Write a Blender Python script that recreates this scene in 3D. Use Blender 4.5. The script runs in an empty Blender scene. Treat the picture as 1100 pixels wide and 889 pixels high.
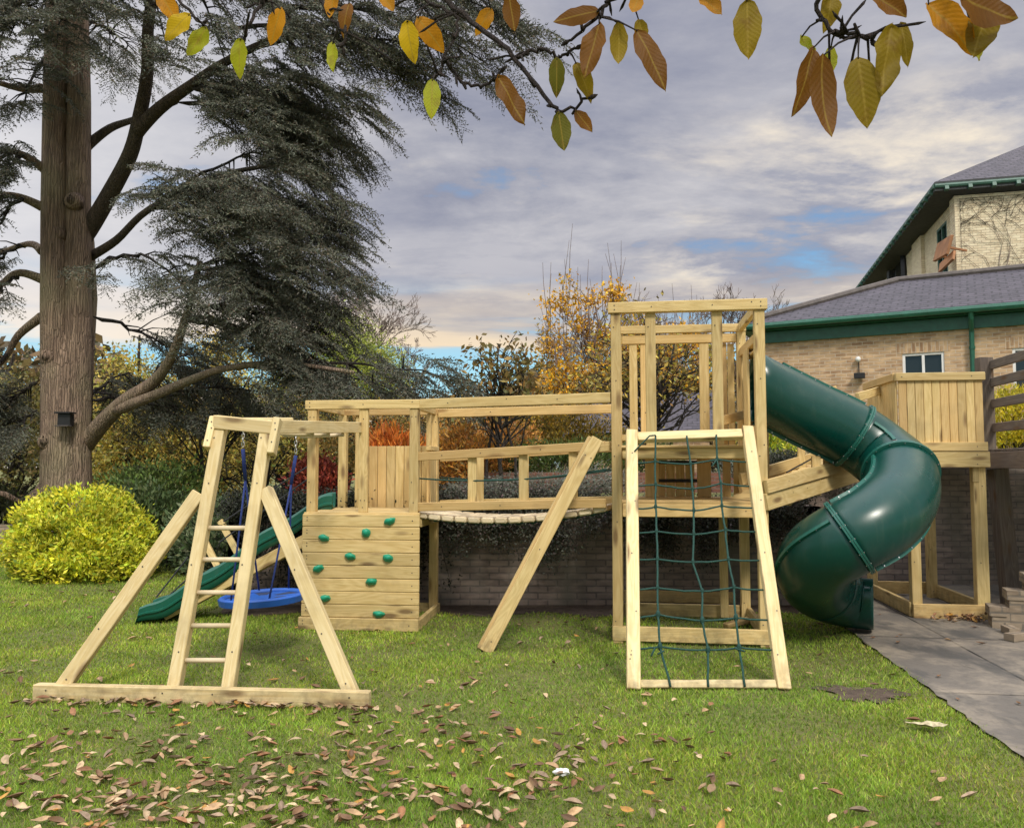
import bpy, bmesh, math, random
import numpy as np
from mathutils import Vector as V, Matrix
random.seed(7); rng = np.random.default_rng(7)
S = bpy.context.scene; COL = S.collection
R = math.radians

# ---------------------------------------------------------------- camera
FPX, CX, CY, EYE = 880., 550., 444.5, 1.6
PIT = math.atan(57/880)
def ray(px, py):
    x = (px-CX)/FPX; u = (CY-py)/FPX; c, s = math.cos(PIT), math.sin(PIT)
    return V((x, c-u*s, s+u*c))
def at(px, py, Y):
    r = ray(px, py); return V((0, 0, EYE)) + r*(Y/r.y)
def gr(px, py, z=0.):
    r = ray(px, py); return V((0, 0, EYE)) + r*((z-EYE)/r.z)
def hit(px, py, p, n):
    r = ray(px, py); o = V((0, 0, EYE)); return o + r*((p-o).dot(n)/r.dot(n))
cd = bpy.data.cameras.new('camera'); cam = bpy.data.objects.new('camera', cd); COL.objects.link(cam)
cam.location = (0, 0, EYE); cam.rotation_euler = (R(90)+PIT, 0, 0)
cd.sensor_width = 36; cd.lens = FPX/1100*36; cd.clip_start = .05; cd.clip_end = 2000
S.camera = cam

# ---------------------------------------------------------------- objects
def tag(o, label=None, cat=None, group=None, kind=None):
    if label: o['label'] = label
    if cat: o['category'] = cat
    if group: o['group'] = group
    if kind: o['kind'] = kind
    return o
def thing(name, label, cat, loc=(0, 0, 0), yaw=0., group=None):
    o = bpy.data.objects.new(name, None); COL.objects.link(o); o.location = loc; o.rotation_euler = (0, 0, yaw)
    o.empty_display_size = .2
    return tag(o, label, cat, group)

class MB:
    """collects faces with uv (metres), tint and material slot"""
    def __init__(s): s.v = []; s.f = []; s.uv = []; s.t = []; s.m = []
    def quad(s, ps, uv=None, t=.5, m=0):
        i = len(s.v); s.v += [tuple(p) for p in ps]; s.t += [t]*len(ps)
        s.f.append(tuple(range(i, i+len(ps)))); s.m.append(m)
        if uv is None: uv = [(p[0]+p[1]*.37, p[2]) for p in ps]
        s.uv += list(uv)
    def box(s, a, b, t=.5, m=0, uvw=None):
        x0, y0, z0 = a; x1, y1, z1 = b
        P = [V((x, y, z)) for z in (z0, z1) for y in (y0, y1) for x in (x0, x1)]
        for q in ((0,1,5,4), (1,3,7,5), (3,2,6,7), (2,0,4,6), (4,5,7,6), (2,3,1,0)):
            ps = [P[k] for k in q]; d = [abs((ps[2]-ps[0])[k]) for k in range(3)]
            k = d.index(min(d)); ax = [j for j in range(3) if j != k]
            s.quad(ps, [(p[ax[0]], p[ax[1]]) for p in ps], t, m)
    def beam(s, p0, p1, w=.09, h=.045, up=None, t=None, c=.005, m=0, bolts=()):
        p0, p1 = V(p0), V(p1); d = p1-p0; L = d.length; d = d/L
        if up is None: up = V((0, 0, 1)) if abs(d.z) < .8 else V((0, 1, 0))
        a = d.cross(V(up)).normalized(); b = a.cross(d).normalized()
        if t is None: t = random.random()
        o = random.uniform(0, 30); ov = random.uniform(0, 30)
        hw, hh = w/2, h/2; c = min(c, hw*.4, hh*.4)
        def sec(k):
            W, H = hw-k, hh-k
            return [(W-c, -H), (W, -H+c), (W, H-c), (W-c, H), (-W+c, H), (-W, H-c), (-W, -H+c), (-W+c, -H)]
        per = [0]; q = sec(0)
        for i in range(8): per.append(per[-1]+math.hypot(q[(i+1) % 8][0]-q[i][0], q[(i+1) % 8][1]-q[i][1]))
        rings = [(0, c), (c, 0), (L-c, 0), (L, c)]; i0 = len(s.v)
        for (x, k) in rings:
            for (u, w_) in sec(k): s.v.append(tuple(p0+d*x+a*u+b*w_)); s.t.append(t)
        for r in range(3):
            for i in range(8):
                j = (i+1) % 8
                s.f.append((i0+r*8+i, i0+r*8+j, i0+r*8+8+j, i0+r*8+8+i)); s.m.append(m)
                s.uv += [(o+rings[r][0], ov+per[i]), (o+rings[r][0], ov+per[i+1]), (o+rings[r+1][0], ov+per[i+1]), (o+rings[r+1][0], ov+per[i])]
        for base, rev in ((0, True), (24, False)):
            idx = [i0+base+i for i in range(8)]; sq = sec(c)
            uv = [(o+.05*u, ov+w_*.6) for u, w_ in sq]
            if rev: idx = idx[::-1]; uv = uv[::-1]
            s.f.append(tuple(idx)); s.m.append(m); s.uv += uv
        for (x, u, sg) in bolts:       # dark screw heads on the ±b faces
            cpt = p0+d*x+a*u+b*(sg*(hh+.001))
            ring = [cpt+(d*math.cos(k*1.047)+a*math.sin(k*1.047))*.006 for k in range(6)]
            tip = [p+b*sg*.003 for p in ring]
            s.quad(tip if sg < 0 else tip[::-1], None, .5, 1)
        return s
    def tube(s, pts, rad, n=8, t=None, m=0, cap=True, closed=False):
        pts = [V(p) for p in pts]; N = len(pts)
        if not hasattr(rad, '__len__'): rad = [rad]*N
        if t is None: t = random.random()
        i0 = len(s.v); o = random.uniform(0, 9); ln = 0; ls = []
        ref = None
        for i, p in enumerate(pts):
            if closed: d = (pts[(i+1) % N]-pts[i-1])
            else: d = pts[min(i+1, N-1)]-pts[max(i-1, 0)]
            d = d.normalized() if d.length > 1e-9 else V((0, 0, 1))
            if ref is None: ref = V((0, 0, 1)) if abs(d.z) < .9 else V((1, 0, 0))
            a = (ref-d*ref.dot(d)).normalized(); ref = a; b = d.cross(a)
            for k in range(n):
                an = 2*math.pi*k/n; s.v.append(tuple(p+(a*math.cos(an)+b*math.sin(an))*rad[i])); s.t.append(t)
            if i: ln += (p-pts[i-1]).length
            ls.append(ln)
        M = N if closed else N-1
        for i in range(M):
            ii = (i+1) % N; l1 = ls[ii] if ii else ln+.1
            for k in range(n):
                k2 = (k+1) % n
                s.f.append((i0+i*n+k, i0+i*n+k2, i0+ii*n+k2, i0+ii*n+k)); s.m.append(m)
                r2 = 6.28*rad[i]/n
                s.uv += [(o+ls[i], k*r2), (o+ls[i], (k+1)*r2), (o+l1, (k+1)*r2), (o+l1, k*r2)]
        if cap and not closed:
            for b_, rev in ((0, True), ((N-1)*n, False)):
                idx = [i0+b_+k for k in range(n)]
                if rev: idx.reverse()
                s.f.append(tuple(idx)); s.m.append(m); s.uv += [(o, 0)]*n
        return s
    def build(s, name, mats, parent=None, off=None, smooth=False):
        me = bpy.data.meshes.new(name)
        v = s.v
        if off is not None: v = [(p[0]-off[0], p[1]-off[1], p[2]-off[2]) for p in v]
        me.from_pydata(v, [], s.f)
        l = me.uv_layers.new(name='UVMap'); l.data.foreach_set('uv', np.array(s.uv, dtype=np.float32).ravel())
        c = me.color_attributes.new('tint', 'FLOAT_COLOR', 'POINT')
        tt = np.array(s.t, dtype=np.float32); c.data.foreach_set('color', np.stack([tt, tt, tt, np.ones_like(tt)], 1).ravel())
        if not isinstance(mats, (list, tuple)): mats = [mats]
        for m in mats: me.materials.append(m)
        if len(mats) > 1: me.polygons.foreach_set('material_index', np.minimum(np.array(s.m, dtype=np.int32), len(mats)-1))
        if smooth: me.polygons.foreach_set('use_smooth', [True]*len(s.f))
        o = bpy.data.objects.new(name, me); COL.objects.link(o)
        if parent: o.parent = parent
        return o

def np_mesh(name, v, f, mat, parent=None, col=None, off=None, smooth=False):
    v = np.asarray(v, dtype=np.float32); f = np.asarray(f, dtype=np.int32)
    if off is not None: v = v-np.array(off, dtype=np.float32)
    me = bpy.data.meshes.new(name); k = f.shape[1]
    me.vertices.add(len(v)); me.vertices.foreach_set('co', v.ravel())
    me.loops.add(f.size); me.loops.foreach_set('vertex_index', f.ravel())
    me.polygons.add(len(f)); me.polygons.foreach_set('loop_start', np.arange(0, f.size, k, dtype=np.int32))
    me.update(calc_edges=True)
    if col is not None:
        c = me.color_attributes.new('tint', 'FLOAT_COLOR', 'POINT')
        c.data.foreach_set('color', np.concatenate([col, np.ones((len(col), 1))], 1).astype(np.float32).ravel())
    if smooth: me.polygons.foreach_set('use_smooth', np.ones(len(f), dtype=bool))
    me.materials.append(mat)
    o = bpy.data.objects.new(name, me); COL.objects.link(o)
    if parent: o.parent = parent
    return o

# ---------------------------------------------------------------- materials
class N:
    def __init__(s, name):
        s.m = bpy.data.materials.new(name); s.m.use_nodes = True; s.t = s.m.node_tree; s.n = s.t.nodes; s.n.clear()
        s.out = s.n.new('ShaderNodeOutputMaterial'); s.b = s.n.new('ShaderNodeBsdfPrincipled'); s.L(s.b.outputs[0], s.out.inputs[0])
    def L(s, a, b): s.t.links.new(a, b)
    def node(s, ty, ins=None, **kw):
        n = s.n.new(ty)
        for k, v in kw.items(): setattr(n, k, v)
        for k, v in (ins or {}).items():
            i = n.inputs[k]
            if hasattr(v, 'is_output') or isinstance(v, bpy.types.NodeSocket): s.L(v, i)
            else: i.default_value = v
        return n
    def uv(s): return s.node('ShaderNodeUVMap', uv_map='UVMap').outputs[0]
    def obj(s): return s.node('ShaderNodeNewGeometry').outputs['Position']
    def attr(s, a='tint'): return s.node('ShaderNodeAttribute', attribute_name=a)
    def map(s, vec, sc=(1, 1, 1), loc=(0, 0, 0)): return s.node('ShaderNodeMapping', {'Vector': vec, 'Scale': sc, 'Location': loc}).outputs[0]
    def noise(s, vec, scale, detail=3., rough=.55, dist=0.):
        return s.node('ShaderNodeTexNoise', {'Vector': vec, 'Scale': scale, 'Detail': detail, 'Roughness': rough, 'Distortion': dist}).outputs[0]
    def math(s, op, a, b=0., c=0.):
        n = s.n.new('ShaderNodeMath'); n.operation = op
        for i, v in enumerate((a, b, c)):
            if isinstance(v, bpy.types.NodeSocket): s.L(v, n.inputs[i])
            else: n.inputs[i].default_value = v
        return n.outputs[0]
    def mix(s, f, a, b, mode='MIX'):
        n = s.n.new('ShaderNodeMix'); n.data_type = 'RGBA'; n.blend_type = mode
        for i, v in ((0, f), (6, a), (7, b)):
            if isinstance(v, bpy.types.NodeSocket): s.L(v, n.inputs[i])
            else: n.inputs[i].default_value = v if i == 0 else (*v[:3], 1)
        return n.outputs[2]
    def ramp(s, f, stops):
        n = s.n.new('ShaderNodeValToRGB'); s.L(f, n.inputs[0]); e = n.color_ramp.elements
        while len(e) < len(stops): e.new(.5)
        for x, (p, c) in zip(e, stops):
            x.position = p; x.color = (c, c, c, 1) if not hasattr(c, '__len__') else (*c[:3], 1)
        return n.outputs[0]
    def rng(s, f, a, b, c=0., d=1.):
        return s.node('ShaderNodeMapRange', {'Value': f, 'From Min': a, 'From Max': b, 'To Min': c, 'To Max': d}).outputs[0]
    def col(s, c): s._in('Base Color', c); return s
    def _in(s, k, v):
        i = s.b.inputs[k]
        if isinstance(v, bpy.types.NodeSocket): s.L(v, i)
        else: i.default_value = (*v[:3], 1) if hasattr(v, '__len__') else v
    def rough(s, v): s._in('Roughness', v); return s
    def bump(s, h, st=.3, d=.01):
        n = s.node('ShaderNodeBump', {'Height': h, 'Strength': st, 'Distance': d}); s.L(n.outputs[0], s.b.inputs['Normal']); return s

def wood(name, light, dark, green=(.36, .34, .13), gmix=.35, knots=True, rough=.72):
    m = N(name); uv = m.uv(); t = m.attr().outputs['Fac']
    sep = m.node('ShaderNodeSeparateXYZ', {0: uv}); off = m.math('MULTIPLY', t, 37.)
    c1 = m.node('ShaderNodeCombineXYZ', {0: m.math('MULTIPLY', sep.outputs[0], 1.6), 1: m.math('MULTIPLY', sep.outputs[1], 60.), 2: off}).outputs[0]
    fine = m.noise(c1, 1., 4., .6, .4)
    c2 = m.node('ShaderNodeCombineXYZ', {0: m.math('MULTIPLY', sep.outputs[0], .9), 1: m.math('MULTIPLY', sep.outputs[1], 7.), 2: off}).outputs[0]
    broad = m.noise(c2, 1., 2., .5, .8)
    rings = m.math('SINE', m.math('MULTIPLY', broad, 60.))
    rings = m.rng(rings, -1, 1)
    f = m.math('ADD', m.math('MULTIPLY', rings, .42), m.math('MULTIPLY', m.rng(fine, .3, .7), .58))
    c = m.mix(m.rng(f, .1, .95), light, dark)
    g = m.noise(m.node('ShaderNodeCombineXYZ', {0: sep.outputs[0], 1: m.math('MULTIPLY', sep.outputs[1], 3.), 2: off}).outputs[0], 1.3, 2.)
    c = m.mix(m.math('MULTIPLY', m.rng(g, .4, .65), gmix), c, green)
    if knots:
        c3 = m.node('ShaderNodeCombineXYZ', {0: m.math('MULTIPLY', sep.outputs[0], 2.6), 1: m.math('MULTIPLY', sep.outputs[1], 9.), 2: off}).outputs[0]
        vo = m.node('ShaderNodeTexVoronoi', {'Vector': c3, 'Scale': 1.}, feature='F1', voronoi_dimensions='3D')
        k = m.math('MULTIPLY', m.rng(vo.outputs['Distance'], .30, .12), m.math('GREATER_THAN', m.node('ShaderNodeSeparateColor', {0: vo.outputs['Color']}).outputs[0], .40))
        c = m.mix(m.math('MULTIPLY', k, .8), c, (.12, .06, .02))
    c = m.mix(m.rng(t, .40, 0., 0, .45 if gmix > .1 else .12), c, (light[0]*.86, light[1]*.66, light[2]*.5)); br = m.rng(m.math('FRACT', m.math('MULTIPLY', t, 7.3)), 0, 1, .82, 1.12)
    c = m.mix(1., c, m.node('ShaderNodeCombineColor', {0: br, 1: br, 2: br}).outputs[0], 'MULTIPLY')
    dirt = m.noise(m.obj(), 3.5, 4., .6)
    c = m.mix(m.rng(dirt, .5, .75, 0, .3), c, (.24, .165, .065))
    zz_ = m.node('ShaderNodeSeparateXYZ', {0: m.obj()}).outputs[2]; mud = m.math('MULTIPLY', m.rng(zz_, .22, .0), m.rng(m.noise(m.obj(), 11., 4., .65), .42, .62))
    c = m.mix(m.math('MULTIPLY', mud, .55), c, (.10, .072, .04))
    m.col(c).rough(rough); m.bump(f, .25, .004); return m.m

def simple(name, c, rough=.6, var=.25, scale=8., metal=0., bump=0.):
    m = N(name); n = m.noise(m.obj(), scale, 4.)
    m.col(m.mix(m.rng(n, .3, .7), [x*(1-var) for x in c], [min(1, x*(1+var)) for x in c])).rough(rough); m._in('Metallic', metal)
    if bump: m.bump(n, bump, .01)
    return m.m
def leafmat(name, transl=.25, rough=.55, spec=.3):
    m = N(name); a = m.attr().outputs['Color']; n = m.noise(m.obj(), 2.2, 3.)
    br = m.rng(n, .3, .7, .75, 1.2); c = m.mix(1., a, m.node('ShaderNodeCombineColor', {0: br, 1: br, 2: br}).outputs[0], 'MULTIPLY')
    m.col(c).rough(rough); m._in('Specular IOR Level', spec)
    if transl:
        tr = m.node('ShaderNodeBsdfTranslucent', {'Color': c}); mx = m.node('ShaderNodeMixShader', {0: transl})
        m.L(m.b.outputs[0], mx.inputs[1]); m.L(tr.outputs[0], mx.inputs[2]); m.L(mx.outputs[0], m.out.inputs[0])
    return m.m
def brick(name, c1, c2, mortar, bw=.225, rh=.075, ms=.010, var=.5, bias=0., rough=.85, stain=None):
    m = N(name); uv = m.uv()
    b = m.node('ShaderNodeTexBrick', {'Vector': uv, 'Color1': (*c1, 1), 'Color2': (*c2, 1), 'Mortar': (*mortar, 1), 'Scale': 1., 'Mortar Size': ms, 'Mortar Smooth': .15, 'Bias': bias, 'Brick Width': bw, 'Row Height': rh}, offset=.5)
    n = m.noise(uv, 2.3, 5., .65); c = m.mix(m.rng(n, .3, .75, 0, var), b.outputs[0], [x*.45 for x in c2])
    n2 = m.noise(m.map(uv, (4.4, 13.3, 1)), 1., 2.); c = m.mix(m.rng(n2, .45, .7, 0, .5), c, [min(1, x*1.35) for x in c1])
    if stain: c = m.mix(m.rng(m.noise(m.map(uv, (.9, .25, 1)), 1.6, 4., .6), .45, .7), c, stain)
    m.col(c).rough(rough)
    h = m.math('ADD', m.math('MULTIPLY', b.outputs['Fac'], -1.), m.math('MULTIPLY', m.noise(uv, 40., 3.), .3)); m.bump(h, .6, .012); return m.m

M = {}
M['pine'] = wood('pine', (.68, .515, .235), (.50, .345, .125), gmix=.18)
M['pine_new'] = wood('pine_new', (.76, .63, .35), (.62, .47, .21), gmix=.08)
M['pine_panel'] = wood('pine_panel', (.70, .525, .24), (.52, .36, .13), gmix=.12)
M['rung'] = wood('rung', (.74, .63, .44), (.62, .50, .30), gmix=.05, knots=False)
M['old_wood'] = wood('old_wood', (.20, .16, .125), (.10, .078, .064), green=(.10, .10, .08), rough=.9)
M['screw'] = simple('screw', (.05, .045, .04), .5)
M['slide'] = None
def plastic(name, c, rough=.33, sc=14.):
    m = N(name); p = m.obj(); n = m.noise(p, sc, 4., .6); d = m.noise(p, 1.9, 4., .65)
    c_ = m.mix(m.rng(n, .35, .7, 0, .35), c, [x*.75 for x in c]); st = m.noise(m.map(p, (9., 9., 1.2)), 1.6, 5., .65)
    c_ = m.mix(m.rng(st, .55, .78, 0, .14), c_, (.14, .16, .12)); c_ = m.mix(m.rng(m.noise(m.map(p, (30., 5., 30.)), 1., 3., .7), .70, .78, 0, .3), c_, (.20, .24, .20))
    m.col(c_).rough(m.rng(d, .3, .7, rough-.08, rough+.10)); m.bump(m.noise(p, 90., 2.), .06, .003); return m.m
M['tube'] = plastic('tube', (.001, .050, .037), .30)
M['slide'] = plastic('slide', (.006, .095, .060), .3)
M['tube_flange'] = plastic('tube_flange', (.012, .115, .085), .4)
M['hold'] = plastic('hold', (.010, .30, .17), .45, 60.)
M['swing'] = plastic('swing', (.015, .11, .47), .45, 40.)
M['rope_blue'] = simple('rope_blue', (.015, .035, .17), .8, .3, 90.)
M['rope_green'] = simple('rope_green', (.012, .055, .042), .85, .4, 120.)
M['rope_black'] = simple('rope_black', (.015, .016, .017), .8)
M['steel'] = simple('steel', (.55, .55, .55), .35, .1, 20., 1.)
M['mesh_dark'] = simple('mesh_dark', (.02, .035, .09), .8, .4, 60.)
M['bark'] = None
def bark(name, c1, c2, sc=1.):
    m = N(name); p = m.map(m.obj(), (9*sc, 9*sc, 1.6*sc)); n = m.noise(p, 1., 6., .65, .8); n2 = m.noise(m.obj(), .9, 3.)
    vo = m.node('ShaderNodeTexVoronoi', {'Vector': m.node('ShaderNodeVectorMath', {0: m.map(m.obj(), (24*sc, 24*sc, 1.7*sc)), 1: m.node('ShaderNodeTexNoise', {'Vector': m.obj(), 'Scale': 5.*sc, 'Detail': 3.}).outputs['Color']}, operation='ADD').outputs[0], 'Scale': 1.}, feature='DISTANCE_TO_EDGE')
    crack = m.rng(vo.outputs['Distance'], .0, .16); h = m.math('ADD', m.math('MULTIPLY', n, .6), m.math('MULTIPLY', crack, .3))
    c = m.mix(m.rng(n, .3, .7), c2, c1); c = m.mix(m.rng(crack, 0, 1, .38, 0), c, [x*.5 for x in c2]); c = m.mix(m.rng(n2, .45, .7, 0, .5), c, [c1[0]*.8, c1[1]*1.05, c1[2]*.8]); m.col(c).rough(.95); m.bump(h, 1., .07); return m.m
M['cedar_bark'] = bark('cedar_bark', (.40, .285, .205), (.18, .122, .088))
M['limb_bark'] = bark('limb_bark', (.15, .11, .08), (.05, .036, .026), 1.4)
M['dark_bark'] = bark('dark_bark', (.055, .042, .034), (.02, .015, .012))
M['pale_bark'] = bark('pale_bark', (.34, .25, .22), (.20, .145, .13))
M['twig'] = bark('twig', (.07, .045, .035), (.03, .02, .016), 8.)
M['leaf'] = leafmat('leaf')
M['needle'] = leafmat('needle', .08, .7, .15)
M['grassblade'] = leafmat('grassblade', .3, .5, .25)
M['dryleaf'] = None
M['buff_brick'] = brick('buff_brick', (.64, .45, .265), (.35, .21, .115), (.58, .48, .36), ms=.009, var=.3)
M['cream_brick'] = brick('cream_brick', (.80, .69, .48), (.68, .56, .36), (.45, .37, .25), ms=.009, var=.18)
M['red_brick'] = brick('red_brick', (.22, .085, .05), (.13, .055, .04), (.2, .16, .13), var=.6)
M['grey_brick'] = brick('grey_brick', (.32, .25, .205), (.21, .16, .135), (.13, .11, .10), var=.5, stain=(.15, .14, .11))
M['step_brick'] = brick('step_brick', (.34, .27, .19), (.20, .15, .10), (.16, .14, .11), bw=.215, rh=.085, var=.5)
M['slate'] = brick('slate', (.085, .074, .093), (.043, .039, .049), (.012, .011, .013), bw=.30, rh=.20, ms=.022, var=.6, rough=.58)
M['green_paint'] = simple('green_paint', (.016, .105, .065), .4, .2)
M['brack_paint'] = simple('brack_paint', (.045, .12, .085), .5, .2)
M['soffit'] = simple('soffit', (.05, .055, .055), .8)
M['white_frame'] = simple('white_frame', (.8, .8, .78), .4, .05)
M['lead'] = simple('lead', (.10, .085, .075), .7)
M['black'] = simple('black', (.012, .012, .013), .5)
M['rust_board'] = simple('rust_board', (.36, .17, .075), .8, .3, 3.)
m = N('glass'); m.col((.015, .018, .02)).rough(.06); M['glass'] = m.m

# ground
m = N('lawn'); p = m.obj(); n = m.noise(p, 1.1, 5., .6); n2 = m.noise(p, 30., 3.); n3 = m.noise(p, 6., 4.)
c = m.mix(m.rng(n2, .3, .7), (.075, .09, .02), (.155, .175, .036)); c = m.mix(m.rng(n, .42, .68, 0, .6), c, (.17, .135, .05)); c = m.mix(m.rng(n3, .55, .75, 0, .7), c, (.085, .06, .032))
m.col(c).rough(.95); m.bump(n2, .8, .03); M['lawn'] = m.m
m = N('soil'); p = m.obj(); n = m.noise(p, 9., 6., .7); m.col(m.mix(m.rng(n, .3, .7), (.05, .035, .023), (.14, .10, .07))).rough(1.); m.bump(n, 1., .05); M['soil'] = m.m
m = N('paving'); uv = m.uv(); p = m.obj()
b = m.node('ShaderNodeTexBrick', {'Vector': uv, 'Color1': (.155, .137, .113, 1), 'Color2': (.10, .094, .083, 1), 'Mortar': (.022, .019, .016, 1), 'Scale': 1., 'Mortar Size': .014, 'Mortar Smooth': .3, 'Brick Width': 1.95, 'Row Height': .80}, offset=.0)
n = m.noise(p, 1.3, 7., .68, .3); n2 = m.noise(p, 16., 5., .7); n3 = m.noise(m.map(p, (1.2, .5, 1)), 2.1, 5., .6)
c = m.mix(m.rng(n, .45, .66, 0, .75), b.outputs[0], (.38, .32, .235)); c = m.mix(m.rng(n3, .50, .60, 0, .8), c, (.07, .068, .062)); c = m.mix(m.rng(n2, .5, .75, 0, .5), c, (.075, .068, .055))
m.col(c).rough(.8); m.bump(m.math('ADD', m.math('MULTIPLY', b.outputs['Fac'], -1.), m.math('MULTIPLY', n2, .4)), .6, .012); M['paving'] = m.m

# ---------------------------------------------------------------- world: Nishita sky under broken cloud
SUN_EL, SUN_AZ = R(46), R(164)      # azimuth clockwise from +Y: behind the camera, to its left
w = bpy.data.worlds.new('World'); S.world = w; w.use_nodes = True
W = N.__new__(N); W.t = w.node_tree; W.n = W.t.nodes; W.n.clear()
wo = W.n.new('ShaderNodeOutputWorld'); bg = W.n.new('ShaderNodeBackground'); W.L(bg.outputs[0], wo.inputs[0])
sk = W.node('ShaderNodeTexSky', sky_type='NISHITA'); sk.sun_disc = False; sk.sun_elevation = SUN_EL; sk.sun_rotation = SUN_AZ; sk.air_density = 1.; sk.dust_density = .6
tc = W.node('ShaderNodeTexCoord').outputs['Generated']; sp = W.node('ShaderNodeSeparateXYZ', {0: tc}); x, y, z = sp.outputs
zz = W.math('ADD', W.math('MAXIMUM', z, 0.), .10)
cuv = W.node('ShaderNodeCombineXYZ', {0: W.math('DIVIDE', x, zz), 1: W.math('DIVIDE', y, zz), 2: 0.}).outputs[0]
n1 = W.noise(W.map(cuv, (.5, .8, 1), (3.1, 1.7, 0)), 1., 9., .60, .35)
n2 = W.noise(W.map(cuv, (1.15, 1.55, 1), (7.3, 2.2, 0)), 1., 9., .62, .25)
n3 = W.noise(W.map(cuv, (.4, .55, 1), (1.2, 9.4, 0)), 1., 5., .52, .3)
n4 = W.noise(W.map(tc, (1.7, 1.7, 17.), (.35, 0, .2)), 1., 7., .56, .35)
n5 = W.noise(W.map(cuv, (4.2, 5.2, 1), (.3, 5.1, 0)), 1., 8., .62, .2)
def C(r, g, b): return tuple(k*6.2 for k in (r, g, b))
lum = W.math('ADD', W.math('MULTIPLY', n2, .74), W.math('MULTIPLY', n5, .26))
cl = W.mix(W.rng(lum, .39, .60), C(.265, .28, .355), C(.52, .51, .535))
cl = W.mix(W.math('MULTIPLY', W.rng(n1, .47, .60), W.rng(lum, .46, .60)), cl, C(.86, .755, .60))
cl = W.mix(W.rng(n3, .44, .60, 0, .55), cl, C(.26, .275, .36))
low = W.mix(W.rng(n4, .40, .58), C(.38, .385, .42), C(.90, .72, .49))
cl = W.mix(W.rng(z, .225, .135), cl, low)
blue = W.mix(W.rng(z, .05, .26), C(.36, .74, .82), C(.13, .31, .56))
skyc = W.mix(.2, blue, sk.outputs[0])
band = W.rng(z, .13, .23); cov = W.math('ADD', W.math('MULTIPLY', n1, .3), W.math('MULTIPLY', n4, .7))
cov = W.math('SUBTRACT', cov, W.math('MULTIPLY', W.math('MULTIPLY', W.rng(z, .07, .11), W.rng(z, .165, .13)), .11))
cov = W.math('SUBTRACT', cov, W.math('MULTIPLY', W.math('MULTIPLY', W.rng(z, .195, .215), W.rng(z, .26, .23)), .085))
m_low = W.rng(cov, .445, .50); m_hi = W.rng(W.math('ADD', W.math('MULTIPLY', n3, .4), W.math('MULTIPLY', lum, .6)), .36, .43)
mask = W.node('ShaderNodeMix', {0: band, 2: m_low, 3: m_hi}).outputs[0]
cl = W.mix(W.math('MULTIPLY', W.rng(x, -.12, -.50), .55), cl, C(.80, .79, .80))
fin = W.mix(mask, skyc, cl)
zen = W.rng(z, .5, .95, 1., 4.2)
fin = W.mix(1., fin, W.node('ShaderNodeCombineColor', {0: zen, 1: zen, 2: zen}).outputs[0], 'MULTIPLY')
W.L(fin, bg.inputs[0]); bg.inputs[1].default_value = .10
sd = bpy.data.lights.new('sun', 'SUN'); sun = bpy.data.objects.new('sun', sd); COL.objects.link(sun)
sd.energy = 1.5; sd.angle = R(12); sd.color = (1., .93, .82)
dv = V((math.sin(SUN_AZ)*math.cos(SUN_EL), math.cos(SUN_AZ)*math.cos(SUN_EL), math.sin(SUN_EL)))
sun.rotation_euler = (-dv).to_track_quat('-Z', 'Y').to_euler()
S.view_settings.view_transform = 'Standard'; S.view_settings.look = 'None'; S.view_settings.exposure = .90; S.view_settings.gamma = 1
S.render.engine = 'CYCLES'; S.cycles.use_denoising = True; S.cycles.max_bounces = 6; S.cycles.transparent_max_bounces = 6
try: S.cycles.denoiser = 'OPENIMAGEDENOISE'
except Exception: pass

# ---------------------------------------------------------------- foliage helpers
def unit(a): return a/np.maximum(np.linalg.norm(a, axis=1, keepdims=True), 1e-9)
def leaf_quads(c, size, asp=.45, axis=None, spread=1., fold=.0):
    n = len(c); a = rng.normal(size=(n, 3))
    if axis is not None: a = axis+a*spread
    a = unit(a); b = unit(np.cross(a, rng.normal(size=(n, 3)))); s = np.asarray(size).reshape(-1, 1)*np.ones((n, 1))
    v = np.stack([c-a*s*.5, c+b*s*asp*.5, c+a*s*.5, c-b*s*asp*.5], 1).reshape(-1, 3)
    return v, np.arange(4*n).reshape(n, 4)
def palette(n, cols, wts=None, jit=.18, k=4):
    cols = np.array(cols); i = rng.choice(len(cols), n, p=wts if wts is None else np.array(wts)/np.sum(wts))
    c = cols[i]*(1+rng.normal(size=(n, 1))*jit)*(1+rng.normal(size=(n, 3))*.05)
    return np.repeat(np.clip(c, .002, 1), k, axis=0)
def bentpath(a, b, sag=0., k=5, j=.06):
    a, b = V(a), V(b); L = (b-a).length; out = []
    for i in range(k+1):
        t = i/k; p = a.lerp(b, t); p.z += sag*L*4*t*(1-t)
        if 0 < i < k: p += V((random.gauss(0, j), random.gauss(0, j), random.gauss(0, j)))*L
        out.append(p)
    return out
def taper(r0, r1, k): return [r0+(r1-r0)*(i/(k-1))**.8 for i in range(k)]
def ell_points(n, c, r, shell=.5):
    d = unit(rng.normal(size=(n, 3))); q = rng.random((n, 1))**(1/3*(1-shell))
    return np.array(c)+d*q*np.array(r)
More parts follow.
